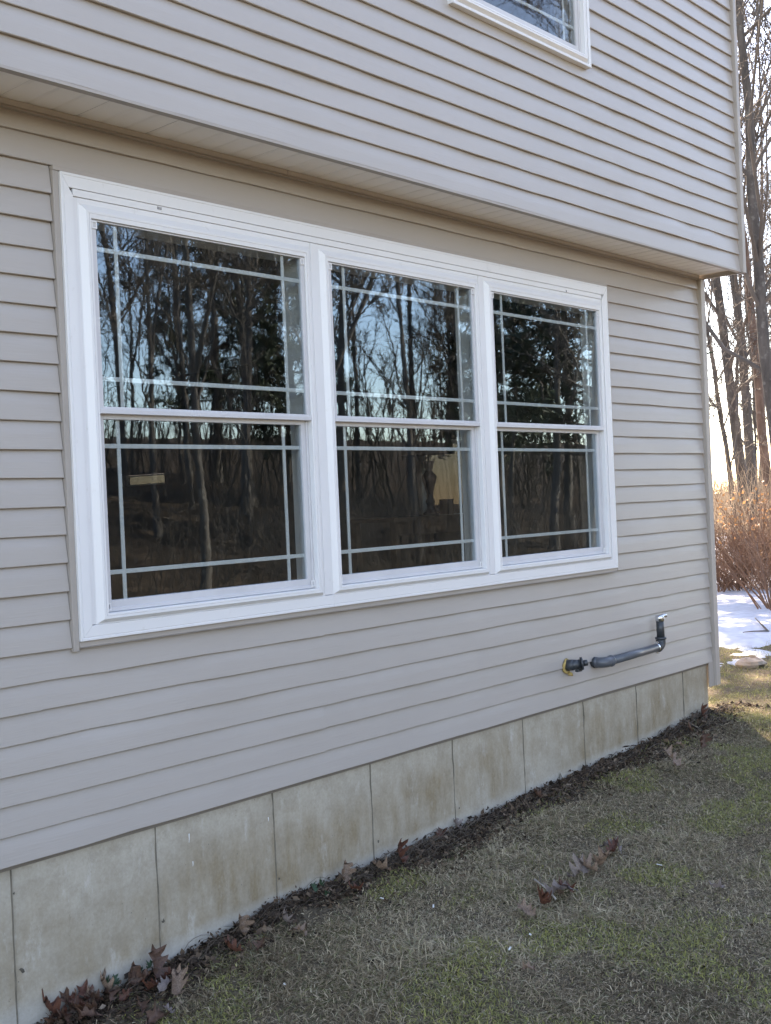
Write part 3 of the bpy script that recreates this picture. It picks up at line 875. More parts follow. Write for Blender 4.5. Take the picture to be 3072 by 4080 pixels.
def hardwood(seed, H, r0, lean=(0, 0), fork=False, limbs=13, dense=1.0, crown0=.3, tw=1.0):
    r = np.random.default_rng(seed)
    K = 14; s = np.linspace(0, 1, K)
    wob = np.cumsum(r.normal(0, .11, (K, 2)), 0) * (H / 16) * .35
    wob[0] = 0
    P = np.stack([lean[0] * s * H + wob[:, 0], lean[1] * s * H + wob[:, 1], s * H - .15], 1)
    R = r0 * (1 - .86 * s) * (1 + .5 * np.exp(-s * 30))
    lists = [(P[None], R[None], 10)]
    trunk = [tubes(P[None], R[None], 12)]
    if fork:
        P2, R2 = children(P[None], R[None], 1, .3, .45, .35, .6, .8, 10, r, .4, .06)
        trunk.append(tubes(P2, R2, 10)); lists.append((P2, R2, 8))
    cr = []
    L1 = [children(p, q, limbs, crown0, .98, .85, .30, .42, 8, r, .22, .13) for p, q, _ in lists]
    for P1, R1 in L1:
        cr.append(tubes(P1, R1, 6))
        P2, R2 = children(P1, R1, int(7 * dense), .15, 1, .75, .42, .55, 6, r, .14, .16, .006 * tw)
        cr.append(tubes(P2, R2, 4))
        P3, R3 = children(P2, R2, int(5 * dense), .15, 1, .75, .45, .55, 4, r, .1, .18, .005 * tw)
        cr.append(tubes(P3, R3, 3))
        P4, R4 = children(P3, R3, 3, .2, 1, .7, .5, .7, 3, r, .08, .2, .0045 * tw)
        cr.append(tubes(P4, R4, 3))
    tv, tq = join(trunk); cv, cq = join(cr)
    return fast_mesh('trunk', tv, tq, True), fast_mesh('bare_crown', cv, cq, True)

def pine(seed, H, r0):
    r = np.random.default_rng(seed)
    s = np.linspace(0, 1, 10)
    P = np.stack([.02 * H * np.sin(s * 3 + seed), .02 * H * np.cos(s * 2 + seed) - .02 * H * math.cos(seed), s * H - .1], 1)
    R = r0 * (1 - .9 * s)
    tr = tubes(P[None], R[None], 10)
    bp = []; br = []
    z = H * .16
    while z < H * .985:
        t = z / H; n = r.integers(4, 7); a0 = r.uniform(0, 6.28)
        ln0 = H * .22 * (1 - t) ** .75 * (0.55 + .45 * min(1, t / .35)) + .3
        for i in range(n):
            if r.random() < .12: continue
            a = a0 + i * 6.283 / n + r.normal(0, .25); ln = ln0 * r.uniform(.6, 1.2)
            k = np.linspace(0, 1, 5)
            up = r.uniform(-.12, .3)
            bp.append(np.stack([np.interp(z, P[:, 2], P[:, 0]) + np.cos(a) * ln * k, np.interp(z, P[:, 2], P[:, 1]) + np.sin(a) * ln * k, z + ln * (up * k + .15 * k * k)], 1))
            br.append(np.linspace(.035 * (1.2 - t), .008, 5))
        z += r.uniform(.4, .65)
    bp = np.array(bp); br = np.array(br)
    P2, R2 = children(bp, br, 9, .2, 1, .7, .38, .6, 4, r, .1, .15, .005)
    bt = join([tubes(bp, br, 4), tubes(P2, R2, 3)])
    # needle tufts: narrow blades round the shoot ends
    base = np.concatenate([P2[:, 1:].reshape(-1, 3), bp[:, 2:].reshape(-1, 3)])
    nn = 7
    c = np.repeat(base, nn, 0) + r.normal(0, .05, (len(base) * nn, 3))
    d = unit(r.normal(size=c.shape) + np.array([0, 0, .25])); w = unit(np.cross(d, r.normal(size=c.shape)))
    ln = r.uniform(.14, .30, (len(c), 1)); wd = r.uniform(.018, .035, (len(c), 1))
    V = np.stack([c - w * wd, c + w * wd, c + d * ln + w * wd * .3, c + d * ln - w * wd * .3], 1).reshape(-1, 3)
    Q = np.arange(len(V)).reshape(-1, 4)
    return fast_mesh('trunk', *tr, True), fast_mesh('branches', *bt, True), fast_mesh('needles', V, Q)

def shrub(seed, H, n, spread):
    r = np.random.default_rng(seed)
    a = r.uniform(0, 6.28, n); rad = r.uniform(0, .25, n) * spread
    d = np.stack([np.cos(a) * spread * .6, np.sin(a) * spread * .6, np.full(n, 1.0)], 1) * r.uniform(.5, 1, (n, 1)) * H
    k = np.linspace(0, 1, 6)[None, :, None]
    b0 = np.stack([np.cos(a) * rad, np.sin(a) * rad, np.full(n, -.05)], 1)
    P = b0[:, None] + d[:, None] * k + np.stack([np.cos(a), np.sin(a), -a * 0 - .45], 1)[:, None] * (k ** 2) * H * .3 * r.uniform(.2, 1.4, (n, 1, 1))
    P = P + r.normal(0, .03, P.shape) * k
    R = np.linspace(.011, .004, 6)[None] * r.uniform(.6, 1.3, (n, 1))
    P2, R2 = children(P, R, 6, .2, 1, .6, .4, .7, 4, r, .1, .15, .0035)
    P3, R3 = children(P2, R2, 3, .2, 1, .6, .45, .8, 3, r, .05, .15, .003)
    return fast_mesh('stems', *tubes(P, R, 4), True), fast_mesh('twigs', *join([tubes(P2, R2, 3), tubes(P3, R3, 3)]), True)

def plant(name, loc, meshes, label, cat, group=None, rz=0, sc=1.0):
    o = empty(name, loc, label, cat, group, rz)
    o.scale = (sc, sc, sc)
    for nm, me, mt in meshes:
        c = link(nm, me, mt, o)
        if nm == 'twigs': c['kind'] = 'stuff'
    return o

def at_px(u, D):
    """a spot on the ground in the direction of column u, D metres deep along the view"""
    d = pxray(u, 1950); q = CAM + d * D
    return Vector((q.x, q.y, float(gz(q.x, q.y))))

HW = {}
def hw(key, *a, **k):
    if key not in HW: HW[key] = hardwood(*a, **k)
    return HW[key]

# the trees to the right of the house, one by one
def lean_for(u0, v0, u1, v1, D):
    """lean of a trunk that runs from one pixel to another at the same depth"""
    z0 = CAM + pxray(u0, v0) * D; z1 = CAM + pxray(u1, v1) * D
    dz = z1.z - z0.z
    return ((z1.x - z0.x) / dz, (z1.y - z0.y) / dz)

side = [
    ('tree', 2972, 28.0, (2972, 2190, 2846, 1110), 21, .135, 101, M_BARK, 'leaning grey tree nearest the house corner, forked low on its trunk', True),
    ('tree', 2999, 29.0, (2999, 2200, 2958, 1110), 23, .130, 102, M_BARK, 'upright lichen spotted tree right beside the leaning grey tree', False),
    ('tree', 2920, 26.0, (2920, 2200, 2836, 1600), 11, .065, 103, M_BARK, 'thin dark sapling bending towards the house corner post', False),
    ('tree', 3085, 27.0, (3085, 2150, 3018, 1560), 18, .12, 104, M_BARKR, 'reddish leaning trunk at the right edge of the photo', True),
    ('tree', 2942, 36.0, (2942, 2100, 2938, 1450), 17, .07, 105, M_BARK, 'slim straight tree between the two thick grey trunks', False),
    ('tree', 3024, 38.0, (3028, 2100, 3014, 1180), 21, .08, 106, M_BARK, 'slim tree behind the reddish trunk on the right', False),
    ('tree', 3130, 19.0, (3130, 2200, 3020, 800), 17, .12, 107, M_BARK, 'tree at the right edge whose limb crosses in front of the sky', False),
]
for name, u, D, ln, H, r0, seed, mt, lab, fork in side:
    q = at_px(u, D)
    tm, cm = hardwood(seed, H, r0, lean_for(*ln, D), fork, 15, 1.3, .16, 2.0)
    plant('tree', q, [('trunk', tm, mt), ('crown', cm, M_TWIG)], lab, 'tree', 'trees beside the house')
r = np.random.default_rng(5)
V1 = [hw('a', 1, 16, .11, (0, 0), True, 12, 1.5, .14, 1.8), hw('b', 2, 18, .135, (.03, 0), False, 16, 1.5, .12, 1.8), hw('c', 3, 14, .085, (0, .04), True, 11, 1.5, .14, 1.8), hw('d', 4, 20, .16, (-.02, .02), False, 17, 1.5, .14, 1.8)]
k = 0
for i in range(34):
    u = r.uniform(2700, 3500) if i < 17 else r.uniform(3500, 6000); D = r.uniform(40, 85) if i < 17 else r.uniform(30, 70)
    q = at_px(u, D)
    if q.x < 14: continue
    tm, cm = V1[i % 4]
    plant('tree', q, [('trunk', tm, M_BARK), ('crown', cm, M_TWIG)], 'bare tree of the wood to the right of the house, behind the thick trunks', 'tree', 'far trees in the wood beside the house', r.uniform(0, 6.28), r.uniform(.75, 1.1))
P1 = [pine(21, 15, .2), pine(22, 11, .15)]
for i, (x, y, sc, k) in enumerate(((18.3, 8.7, 1.3, 1), (14.5, 13.5, 1.1, 0), (24, 19, 1.2, 0))):
    a = P1[k]
    plant('pine_tree', (x, y, float(gz(x, y))), [('trunk', a[0], M_BARK), ('branches', a[1], M_TWIG), ('needles', a[2], M_PINE)], 'pine behind the house whose shadow falls on the snow beyond the corner', 'tree', 'pines behind the house', i * 1.1, sc)
# shrubs at the edge of the snow
SH = [shrub(31, 1.7, 26, .9), shrub(32, 2.1, 22, .7), shrub(33, 1.4, 30, 1.1)]
near = on_ground(3085, 2440)
plant('shrub', near, [('stems', SH[0][0], M_TWIGR), ('twigs', SH[0][1], M_TWIGR)], 'nearest bare shrub growing out of the snow at the right edge', 'shrub', 'bare shrubs at the edge of the snow', .4, .95)
k = 0
for i in range(24):
    u = 2842 + 23 * i if i < 15 else 3187 + 150 * (i - 14); D = (16.2, 17.0, 18.4, 16.6, 19.5)[i % 5]
    q = at_px(u, D)
    plant('shrub', q, [('stems', SH[i % 3][0], M_TWIGR), ('twigs', SH[i % 3][1], M_TWIGR)], 'reddish bare shrub in the thicket behind the snow', 'shrub', 'reddish thicket behind the snow', i * 1.3, .54 + .08 * (i % 4))

# a few dead leaves still on a low beech
b = []
r = np.random.default_rng(77)
n = 260
uu = r.uniform(2850, 3080, n); DD = r.uniform(16, 21, n)
cen = []
for a, D in zip(uu, DD):
    q = at_px(a, D); cen.append((q.x, q.y, q.z + r.choice([.35, .55, .9, 1.25]) + r.normal(0, .12)))
cen = np.array(cen)
d = unit(r.normal(size=cen.shape)); w = unit(np.cross(d, r.normal(size=cen.shape)))
V = np.stack([cen - d * .035, cen + w * .02, cen + d * .035, cen - w * .02], 1).reshape(-1, 3)
tag(link('dead_leaves', fast_mesh('dead_leaves', V, np.arange(len(V)).reshape(-1, 4)), M_BEECH), 'orange dead leaves still hanging in the thicket', 'leaves', kind='stuff')

def brush(name, M, place, H, mat, seed, label, rs=1.0, kids=5):
    r = np.random.default_rng(seed)
    b0 = place(r, M); z = gz(b0[:, 0], b0[:, 1])
    h = r.uniform(.4, 1, M) * H
    d = np.stack([r.normal(0, .22, M), r.normal(0, .22, M), np.ones(M)], 1) * h[:, None]
    k = np.linspace(0, 1, 4)[None, :, None]
    P = np.concatenate([b0, (z - .05)[:, None]], 1)[:, None] + d[:, None] * k + r.normal(0, .05, (M, 4, 3)) * k
    R = rs * (.004 + .006 * h / H)[:, None] * np.linspace(1, .4, 4)[None]
    P2, R2 = children(P, R, kids, .25, 1, .7, .4 if rs == 1 else .2, .5, 3, r, .1, .15, .0035 * rs)
    tag(link(name, fast_mesh(name, *join([tubes(P, R, 3), tubes(P2, R2, 3)]), True), mat), label, 'brush', kind='stuff')

def pl_side(r, M):
    u = np.where(r.random(M) < .7, r.uniform(2200, 3400, M), r.uniform(3400, 6000, M)); D = r.uniform(22, 75, M)
    f = 1.494558 * 3072
    X = FW.x + RT.x * (u - 1536) / f; Y = FW.y + RT.y * (u - 1536) / f
    return np.stack([CAM.x + X * D, CAM.y + Y * D], 1)
brush('brush', 4800, pl_side, 2.1, M_BRUSH, 41, 'pale straw coloured undergrowth filling the wood right of the house')

# the wood across the lawn, which the panes mirror
r = np.random.default_rng(9)
mir = 'bare tree of the wood across the lawn, mirrored in the window panes'
cnt = 0
for i in range(600):
    az = math.radians(r.uniform(18, 74)); D = r.uniform(17, 46)
    x, y = D * math.sin(az), 3.6 - D * math.cos(az)
    if y > -8.5: continue
    if cnt >= 56: break
    tm, cm = V1[cnt % 4]
    plant('tree', (x, y, float(gz(x, y))), [('trunk', tm, M_BARK if cnt % 3 else M_BARKR), ('crown', cm, M_TWIG)], mir, 'tree', 'bare trees of the wood across the lawn', r.uniform(0, 6.28), r.uniform(.5, .95))
    cnt += 1
for i, (az, D, sc) in enumerate(((28, 20, .6), (44, 37, .9), (59, 31, 1.1), (54, 38, 1.0), (40, 44, 1.0))):
    az = math.radians(az); x, y = D * math.sin(az), 3.6 - D * math.cos(az); a = P1[i % 2]
    plant('pine_tree', (x, y, float(gz(x, y))), [('trunk', a[0], M_BARK), ('branches', a[1], M_TWIG), ('needles', a[2], M_PINE)], 'dark pine in the wood across the lawn, mirrored in the window panes', 'tree', 'pines of the wood across the lawn', i * 2.1, sc)
def pl_front(r, M):
    az = np.radians(r.uniform(14, 78, M)); D = r.uniform(16, 62, M)
    q = np.stack([D * np.sin(az), 3.6 - D * np.cos(az)], 1)
    q[:, 1] = np.where(q[:, 1] > -9, -9 - 6 * r.random(M), q[:, 1])
    return q
brush('undergrowth', 4400, pl_front, 2.0, simple('brown_brush', (.075, .058, .045), .8, .6, 1.2), 42, 'brown undergrowth across the lawn, mirrored in the lower panes')

def pl_deep(r, M):
    az = np.radians(r.uniform(12, 80, M)); D = r.uniform(38, 66, M)
    q = np.stack([D * np.sin(az), 3.6 - D * np.cos(az)], 1)
    q[:, 1] = np.where(q[:, 1] > -16, -16 - 14 * r.random(M), q[:, 1])
    return q
brush('far_wood', 760, pl_deep, 5.6, simple('far_stems', (.06, .05, .042), .9, .4, .6), 43, 'deep grey brown wood behind the mirrored trees across the lawn', 5.0, 10)

# ------------------------------------------------------------------ lawn
def blades(name, X, Y, ln, wd, flat, tint, mat, seed, label, cat, z0=None, bend=.5):
    r = np.random.default_rng(seed); n = len(X)
    Z = gz(X, Y) + (0.0 if z0 is None else z0)
    a = r.uniform(0, 2 * np.pi, n); el = np.clip(r.normal(flat, .35, n), .02, 1.5)
    d = np.stack([np.cos(a) * np.cos(el), np.sin(a) * np.cos(el), np.sin(el)], 1)
    side = np.stack([-np.sin(a), np.cos(a), r.normal(0, .3, n)], 1)
    P0 = np.stack([X, Y, Z], 1)
    mid = P0 + d * (ln * .55)[:, None]
    d2 = unit(d + np.stack([r.normal(0, .45, n), r.normal(0, .45, n), -bend * np.ones(n)], 1))
    tip = mid + d2 * (ln * .5)[:, None]
    fl = gz(tip[:, 0], tip[:, 1]) + .007
    tip[:, 2] = np.maximum(tip[:, 2], fl)
    s = side * wd[:, None] * .5
    V = np.stack([P0 - s, P0 + s, mid + s * .85, mid - s * .85, tip], 1).reshape(-1, 3)
    i = np.arange(n)[:, None] * 5
    T = np.concatenate([i + [0, 1, 2], i + [0, 2, 3], i + [3, 2, 4]], 1).reshape(-1, 3)
    me = fast_mesh(name, V, T)
    at = me.attributes.new('tint', 'FLOAT', 'POINT'); at.data.foreach_set('value', np.repeat(tint, 5).astype(np.float32))
    return tag(link(name, me, mat), label, cat, kind='stuff')

def lawn_points(r, n, x0, x1, y0, y1):
    return r.uniform(x0, x1, n), r.uniform(y0, y1, n)

r = np.random.default_rng(12)
X, Y = [], []
for n, bx in ((235000, (1.9, 7.6, -2.25, .02)), (62000, (7.31, 13.2, -2.2, 2.8)), (40000, (-.5, 8.5, -5.0, -2.2)), (9000, (-.5, 2.0, -2.2, .02))):
    a, c = lawn_points(r, n, *bx); X.append(a); Y.append(c)
X = np.concatenate(X); Y = np.concatenate(Y)
moss = .6 * vnoise(X + 7, Y + 3, 2.6, 21) + .4 * vnoise(X, Y, 7.0, 22)
bare = .6 * vnoise(X + 2, Y + 9, 3.3, 23) + .4 * vnoise(X, Y, 9.0, 24)
green = np.clip((X - 6.9) / .9, 0, 1) * np.clip((Y + 1.0) / .6, 0, 1)
keep = (r.random(len(X)) < np.clip(.55 + 1.3 * bare, 0, 1)) & ((X < 8.3) | (snow_h(X, Y) < .012)) & ~((Y > -.20 + .07 * np.sin(X * 7)) & (X < 7.1) & (r.random(len(X)) < .85)) & ~((X < 7.31) & (Y > .02))
X, Y, moss, green = X[keep], Y[keep], moss[keep], green[keep]
n = len(X)
zone = vnoise(X + 1.7, Y + 5.2, 1.15, 25)
t = np.clip(r.beta(1.6, 2.0, n) * .5 + (zone - .5) * .55, .02, .5)
mossy = r.random(n) < np.clip((moss - .50) * 4.5, 0, .75)
t = np.where(mossy, r.uniform(.66, .93, n), t)
t = np.where(~mossy & (r.random(n) < .24), r.uniform(.52, .74, n), t)
t = np.where(r.random(n) < green * .75, r.uniform(.62, .92, n), t)
t = np.where(r.random(n) < .012, .97, t)
tuft = np.clip(vnoise(X, Y, 5.5, 27) * 1.5 - .25, .35, 1.2)
ln = np.where(mossy, r.uniform(.010, .028, n), r.uniform(.03, .10, n) * tuft) * (1 + .3 * green)
wd = np.where(mossy, r.uniform(.002, .0035, n), r.uniform(.0016, .0032, n))
flat = np.where(mossy, .7, .20 + .3 * green)
blades('grass', X, Y, ln, wd, flat, t, M_GRASS, 13, 'patchy winter lawn of straw, moss and thin green blades', 'grass')

r = np.random.default_rng(16)
n = 120000
X, Y = lawn_points(r, n, 1.9, 7.6, -2.25, .0)
k = ~((Y > -.17 + .07 * np.sin(X * 7)) & (X < 7.1) & (r.random(n) < .8))
X, Y = X[k], Y[k]; n = len(X)
mo = .6 * vnoise(X + 7, Y + 3, 2.6, 21) + .4 * vnoise(X, Y, 7.0, 22)
t = np.where(r.random(n) < np.clip((mo - .48) * 3, 0, .5), r.uniform(.6, .88, n), r.beta(1.3, 2.0, n) * .48)
blades('thatch', X, Y, r.uniform(.010, .032, n), r.uniform(.0022, .004, n), np.full(n, .3), t, M_GRASS, 17, 'matted short thatch of dead grass between the blades', 'thatch', .005)

# crumbs of leaves, roots and stems along the foot of the wall
r = np.random.default_rng(14)
n = 32000
X = r.uniform(.3, 7.7, n); Y = .015 - np.abs(r.normal(0, .15, n)) * (1 + .55 * np.sin(X * 2.3) * np.sin(X * 5.1 + 1))
far = r.random(n) < .09
X = np.where(far, r.uniform(1.9, 7.6, n), X); Y = np.where(far, r.uniform(-2.2, 0, n), Y)
Z = gz(X, Y) + np.abs(r.normal(0, .014, n)) * np.exp(Y * 6)
c = np.stack([X, Y, Z], 1)
s = r.uniform(.004, .010, (n, 1)) * (1 + 1.6 * (r.random((n, 1)) < .18))
d = unit(r.normal(size=c.shape) * np.array([1, 1, .7])); w = unit(np.cross(d, r.normal(size=c.shape) + np.array([0, 0, 1.2])))
V = np.stack([c - d * s, c + w * s * .55, c + d * s * 1.1, c - w * s * .6 + d * s * .2], 1)
V[..., 1] = np.where(V[..., 0] < 7.29, np.minimum(V[..., 1], .022), V[..., 1])
me = fast_mesh('leaf_litter', V.reshape(-1, 3), np.arange(4 * n).reshape(-1, 4))
at = me.attributes.new('tint', 'FLOAT', 'POINT'); at.data.foreach_set('value', np.repeat(r.beta(1.2, 1.9, n), 4).astype(np.float32))
tag(link('leaf_litter', me, M_LITTER), 'dark crumbled leaf litter along the foot of the foundation', 'litter', kind='stuff')

r = np.random.default_rng(15)
n = 420
X = r.uniform(1.9, 7.3, n); X[:120] = r.normal(4.1, .3, 120); X[120:240] = r.normal(7.05, .28, 120)
Y = .0 - np.abs(r.normal(0, .07, n)) - .01
a = r.uniform(-.6, .6, n) + np.where(r.random(n) < .5, 0, np.pi); ln = r.uniform(.06, .26, n)
k = np.linspace(0, 1, 7)[None]
hgt = r.uniform(.005, .055, n)[:, None] * np.sin(k * np.pi) + .004
curl = r.normal(0, .25, (n, 1)) * ln[:, None] * k * (1 - k)
PX = X[:, None] + np.cos(a)[:, None] * ln[:, None] * k - np.sin(a)[:, None] * curl
PY2 = Y[:, None] + .35 * np.sin(a)[:, None] * ln[:, None] * k + np.cos(a)[:, None] * curl
PY2 = np.where(PX < 7.3, np.minimum(PY2, .017), PY2)
P = np.stack([PX, PY2, gz(PX, PY2) + hgt + r.normal(0, .003, PX.shape)], 2)
R = np.linspace(.0014, .0007, 7)[None] * r.uniform(.6, 1.5, (n, 1))
me = fast_mesh('dead_stems', *tubes(P, R, 3), True)
tag(link('dead_stems', me, simple('dead_stem', (.10, .075, .055), .8, .4, 30)), 'tangled dead stems and roots against the foundation', 'stems', kind='stuff')

# ------------------------------------------------------------------ fallen leaves that stand out one by one
HP = [(0, 0), (.05, .08), (.2, .13), (.34, .23), (.22, .31), (.19, .36), (.38, .45), (.48, .57), (.26, .59), (.2, .64), (.3, .73), (.34, .86), (.16, .82), (.08, .9), (0, 1.04)]
def leaf_mesh(seed, curl, cup, size, roll=0.0, wide=1.0):
    r = np.random.default_rng(seed); V = []; F = []
    n = len(HP)
    for (x, y) in HP:
        jx = 1 + r.normal(0, .08)
        for sx in (-1, -.5, 0, .5, 1):
            xx = x * sx * jx * (1.0 if sx < 0 else 1.06)
            zz = curl * (y - .35) ** 2 + cup * abs(xx) ** 1.5 * 1.6 + r.normal(0, .02) - (.02 if sx == 0 else 0) + .10 * math.sin(y * 7 + seed) * xx * 3 + .05 * math.sin(xx * 14 + y * 5)
            xx *= wide
            if roll: zz += (1 - math.cos(xx * roll)) / roll; xx = math.sin(xx * roll) / roll
            V.append((xx * size, (y - .1) * size, zz * size))
    for i in range(n - 1):
        for k in range(4):
            a = i * 5 + k; F.append((a, a + 1, a + 6, a + 5))
    s0 = len(V)
    V += [(-.008 * size, -.1 * size, 0), (.008 * size, -.1 * size, 0), (.006 * size, -.32 * size, .03 * size), (-.006 * size, -.32 * size, .03 * size)]
    F.append((s0, s0 + 1, s0 + 2, s0 + 3))
    b = MB(); b.add(V, F)
    return b.mesh('leaf', True)
LM = [leaf_mesh(1, .5, .35, .85, 1.5, .9), leaf_mesh(2, 1.2, .5, .85, 3.4, .85), leaf_mesh(3, -.9, .4, .85, 2.2, .75), leaf_mesh(4, .5, .4, .85, 5.0, .9)]
LMM = {}
def leaf(u, v, size, rot, mi, vi, label, up=.0, group=None, wall=False):
    q = on_ground(u, v)
    if (vi, mi) not in LMM:
        me = LM[vi].copy(); me.materials.clear(); me.materials.append(M_LEAF[mi] if mi < 9 else M_IVY); LMM[(vi, mi)] = me
    o = bpy.data.objects.new('oak_leaf' if mi < 9 else 'ivy_leaf', LMM[(vi, mi)]); C.objects.link(o)
    o.location = q + Vector((0, 0, (.012 if q.y > -.4 else .03) + up * .01)); o.scale = (size,) * 3
    if q.y > -.02 and q.x < 7.28: o.location.y = -.02
    o.rotation_euler = rot
    tag(o, label, 'leaf', group or 'fallen oak leaves')
R_ = math.radians
leaf(640, 3905, .15, (R_(62), 0, R_(8)), 0, 0, 'largest brown oak leaf, standing upright against the foundation joint')
leaf(700, 3985, .13, (R_(25), R_(18), R_(-30)), 1, 1, 'pale tan oak leaf with curled lobes at the front of the left heap')
leaf(655, 4050, .12, (R_(15), R_(-25), R_(100)), 0, 2, 'dark brown leaf folded under the pale tan one in the left heap')
leaf(486, 3925, .11, (R_(78), R_(10), R_(-12)), 0, 3, 'narrow brown leaf standing on edge left of the largest oak leaf')
leaf(400, 3948, .11, (R_(35), R_(10), R_(70)), 1, 1, 'pinkish tan leaf lying on top of the left heap by the wall')
leaf(330, 3985, .12, (R_(40), R_(-20), R_(30)), 2, 0, 'dark red leaf with pointed lobes in the left heap by the wall')
leaf(325, 4035, .11, (R_(30), R_(25), R_(-50)), 1, 3, 'crumpled tan leaf low in the left heap')
leaf(215, 4050, .15, (R_(28), R_(5), R_(60)), 2, 1, 'wide reddish leaf in the bottom left corner by the foundation')
leaf(560, 4010, .10, (R_(20), R_(-15), R_(150)), 0, 2, 'small brown leaf between the ivy and the pale tan leaf')
leaf(590, 3960, .10, (R_(30), R_(20), R_(200)), 2, 3, 'dark leaf just below the largest oak leaf')
leaf(972, 3735, .11, (R_(75), R_(-10), R_(15)), 1, 3, 'tan leaf leaning on the concrete at the second joint')
leaf(960, 3808, .10, (R_(20), R_(20), R_(60)), 2, 1, 'curled red brown leaf below the tan leaf at the second joint')
leaf(1030, 3800, .08, (R_(15), R_(-20), R_(-70)), 0, 0, 'small brown leaf right of the curled red brown one')
leaf(1220, 3735, .09, (R_(30), R_(15), R_(20)), 1, 2, 'single tan leaf lying on the grass away from the wall')
leaf(1150, 3690, .09, (R_(40), R_(-15), R_(80)), 3, 1, 'grey curled leaf near the ivy at the wall')
leaf(1372, 3525, .12, (R_(68), R_(15), R_(-10)), 1, 3, 'tan leaf folded like a pouch beside the third joint')
leaf(1430, 3555, .11, (R_(20), R_(-10), R_(100)), 2, 0, 'reddish leaf flat on the ground right of the folded tan leaf')
leaf(1555, 3480, .12, (R_(25), R_(20), R_(70)), 1, 0, 'tan oak leaf below the upright reddish leaf near the fourth joint')
leaf(1605, 3450, .13, (R_(62), R_(-5), R_(20)), 2, 1, 'upright reddish oak leaf near the fourth joint')
leaf(1745, 3348, .11, (R_(35), R_(10), R_(-60)), 2, 2, 'rust red leaf tucked against the wall under tangled roots')
leaf(1825, 3315, .08, (R_(50), R_(10), R_(30)), 3, 3, 'greyish leaf against the wall at the fifth joint')
leaf(2160, 3190, .08, (R_(30), R_(10), R_(50)), 0, 1, 'small brown leaf in the grass below the capped fitting')
leaf(2705, 3070, .16, (R_(40), R_(-5), R_(10)), 1, 0, 'largest pale leaf on the grass below the end of the foundation')
leaf(2795, 2985, .13, (R_(70), R_(20), R_(-25)), 0, 3, 'curled brown leaf stuck upright in the dead grass mound')
leaf(2725, 2985, .08, (R_(40), R_(10), R_(40)), 1, 2, 'small tan leaf on the mound left of the curled brown leaf')
leaf(2805, 2868, .11, (R_(60), 0, R_(0)), 2, 1, 'rust red leaf leaning on the foundation corner')
leaf(2885, 3565, .09, (R_(10), R_(15), R_(60)), 3, 0, 'pale flat leaf lying alone on the lawn at the right')
leaf(2080, 3890, .07, (R_(15), R_(15), R_(200)), 1, 2, 'tan leaf scrap low on the lawn near the white chip')
leaf(690, 4050, .06, (R_(15), R_(15), R_(20)), 3, 0, 'greyish scrap of leaf at the bottom edge by the left heap')
rl = random.Random(4)
for i in range(22):
    u = 150 + 560 * rl.random(); v = 4075 - (u - 150) * .30 + rl.uniform(-20, 55)
    leaf(u, min(v, 4085), rl.uniform(.06, .11), (R_(rl.uniform(5, 60)), R_(rl.uniform(-40, 40)), rl.uniform(0, 6.28)), rl.choice((0, 0, 2, 2, 1, 3)), rl.randrange(4), 'brown leaf lying in the heap at the wall in the bottom left corner', group='leaves of the left heap', up=rl.uniform(0, 2))
for i in range(11):                                  # the row of leaves in the lawn
    t = i / 10
    leaf(2130 + 330 * t + 18 * math.sin(i * 2.1), 3660 - 245 * t + 16 * math.cos(i * 1.7),   .105 + .02 * (i % 3), (R_(14 + 11 * (i % 3)), R_(-15 + 14 * (i % 4)), i * 1.9), (1, 2, 3, 1, 2, 3, 3, 1)[i % 8], i % 4,
         'one of the curled leaves caught in a row across the lawn', group='row of leaves in the lawn')
for i, (u, v) in enumerate(((425, 3950), (440, 3975), (470, 3965), (540, 3915), (570, 3900))):
    leaf(u, v, .05, (R_(40), R_(10), i * 1.1), 9, i % 4, 'dark green ivy leaf among the brown leaves of the left heap', group='ivy leaves in the left heap', up=3)
for i, (u, v) in enumerate(((1262, 3590), (1285, 3570), (1300, 3605))):
    leaf(u, v, .05, (R_(45), R_(-10), i * 1.4), 9, i % 4, 'green ivy leaf at the wall between the second and third joints', group='ivy leaves by the third joint', up=3)

def chip(u, v, s, rz, label, flat=.3):
    q = on_ground(u, v)
    b = MB(); w, l, h = (t * .7 for t in s)
    b.add([(-w, -l, 0), (w * .8, -l * .9, 0), (w, l, 0), (-w * .7, l * .8, 0), (-w * .9, -l * .8, h), (w * .7, -l * .8, h), (w * .8, l * .7, h * 1.3), (-w * .5, l * .7, h)],
          [(0, 3, 2, 1), (4, 5, 6, 7), (0, 1, 5, 4), (1, 2, 6, 5), (2, 3, 7, 6), (3, 0, 4, 7)])
    o = link('litter_scrap', b.mesh('litter_scrap'), M_CHIP, None, q + Vector((0, 0, .012)))
    o.rotation_euler = (.25, .2, rz)
    tag(o, label, 'scrap', 'white scraps on the lawn')
chip(2627, 3457, (.008, .02, .004), .9, 'pointed white scrap on the lawn right of the row of leaves')
chip(2032, 3792, (.006, .017, .004), -1.2, 'white scrap low on the lawn under the row of leaves')
chip(1727, 3622, (.006, .015, .005), -.8, 'cream coloured stub lying on the lawn before the fourth joint')
chip(1525, 3592, (.004, .02, .004), .5, 'thin bone white stick near the folded tan leaf')
chip(2112, 3737, (.007, .008, .006), .2, 'cream pebble sized scrap just below the row of leaves')
chip(1135, 3935, (.008, .01, .004), .4, 'white fleck in the grass right of the left heap')

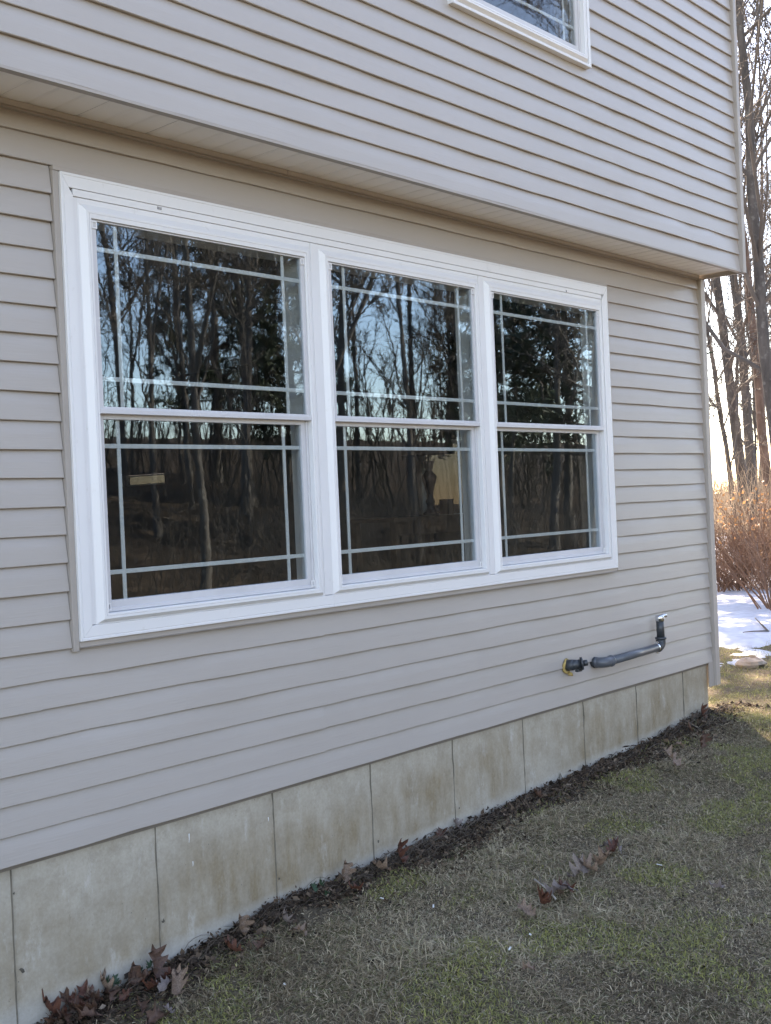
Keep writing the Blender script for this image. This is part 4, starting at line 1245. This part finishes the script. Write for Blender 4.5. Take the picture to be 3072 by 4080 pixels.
tw = empty('twig', on_ground(2150, 3565), 'pale forked twig poking out of the row of leaves', 'twig')
a, c = on_ground(2130, 3545), on_ground(2215, 3600)
part('stem', pipe_mesh('stem', [a + Vector((0, 0, .045)), a.lerp(c, .5) + Vector((.006, 0, .036)), c + Vector((0, 0, .02))], [.0035, .004, .0045], 6), simple('pale_twig', (.42, .38, .34), .8, .15, 40), tw)
part('side_shoot', pipe_mesh('side_shoot', [a.lerp(c, .35) + Vector((0, 0, .037)), a + Vector((.02, -.012, .06))], [.003, .002], 6), M_TWIG, tw)
a = on_ground(2755, 2925)
st = empty('dead_shoot', a, 'bare broken shoot leaning on the foundation near its end', 'shoot')
part('stem', pipe_mesh('stem', [a + Vector((.10, -.02, .01)), a + Vector((.02, .0, .055)), a + Vector((-.10, .008, .12))], [.004, .0035, .002], 6), M_TWIG, st)
part('dead_leaf', pipe_mesh('dead_leaf', [a + Vector((-.035, -.002, .085)), a + Vector((-.025, -.006, .045)), a + Vector((-.012, -.01, .02))], [.003, .010, .002], 5), M_LEAF[0], st)
q = on_ground(2990, 2655)
r = np.random.default_rng(3)
b = MB(); V = []; F = []
for i in range(7):
    for j in range(12):
        th_, ph = math.pi * i / 6, 2 * math.pi * j / 12
        rr = 1 + r.normal(0, .10)
        V.append((.14 * rr * math.sin(th_) * math.cos(ph), .12 * rr * math.sin(th_) * math.sin(ph), .055 * rr * math.cos(th_)))
for i in range(6):
    for j in range(12):
        F.append((i * 12 + j, i * 12 + (j + 1) % 12, (i + 1) * 12 + (j + 1) % 12, (i + 1) * 12 + j))
b.add(V, F)
tag(link('stone', b.mesh('stone'), M_STONE, None, q + Vector((0, 0, .025))), 'tan flat stone on the grass beyond the house corner', 'stone')
a = on_ground(3010, 2495); c = on_ground(3062, 2535)
s1 = empty('stick', a, 'dark stick lying on the shaded snow', 'stick')
part('stem', pipe_mesh('stem', [a + Vector((0, 0, .09)), a.lerp(c, .5) + Vector((0, 0, .07)), c + Vector((0, 0, .05))], [.006, .009, .011], 6), M_TWIG, s1)
part('side_shoot', pipe_mesh('side_shoot', [c + Vector((0, 0, .055)), c + Vector((-.12, .1, .06)), c + Vector((-.2, .18, .055))], [.009, .007, .004], 6), M_TWIG, s1)
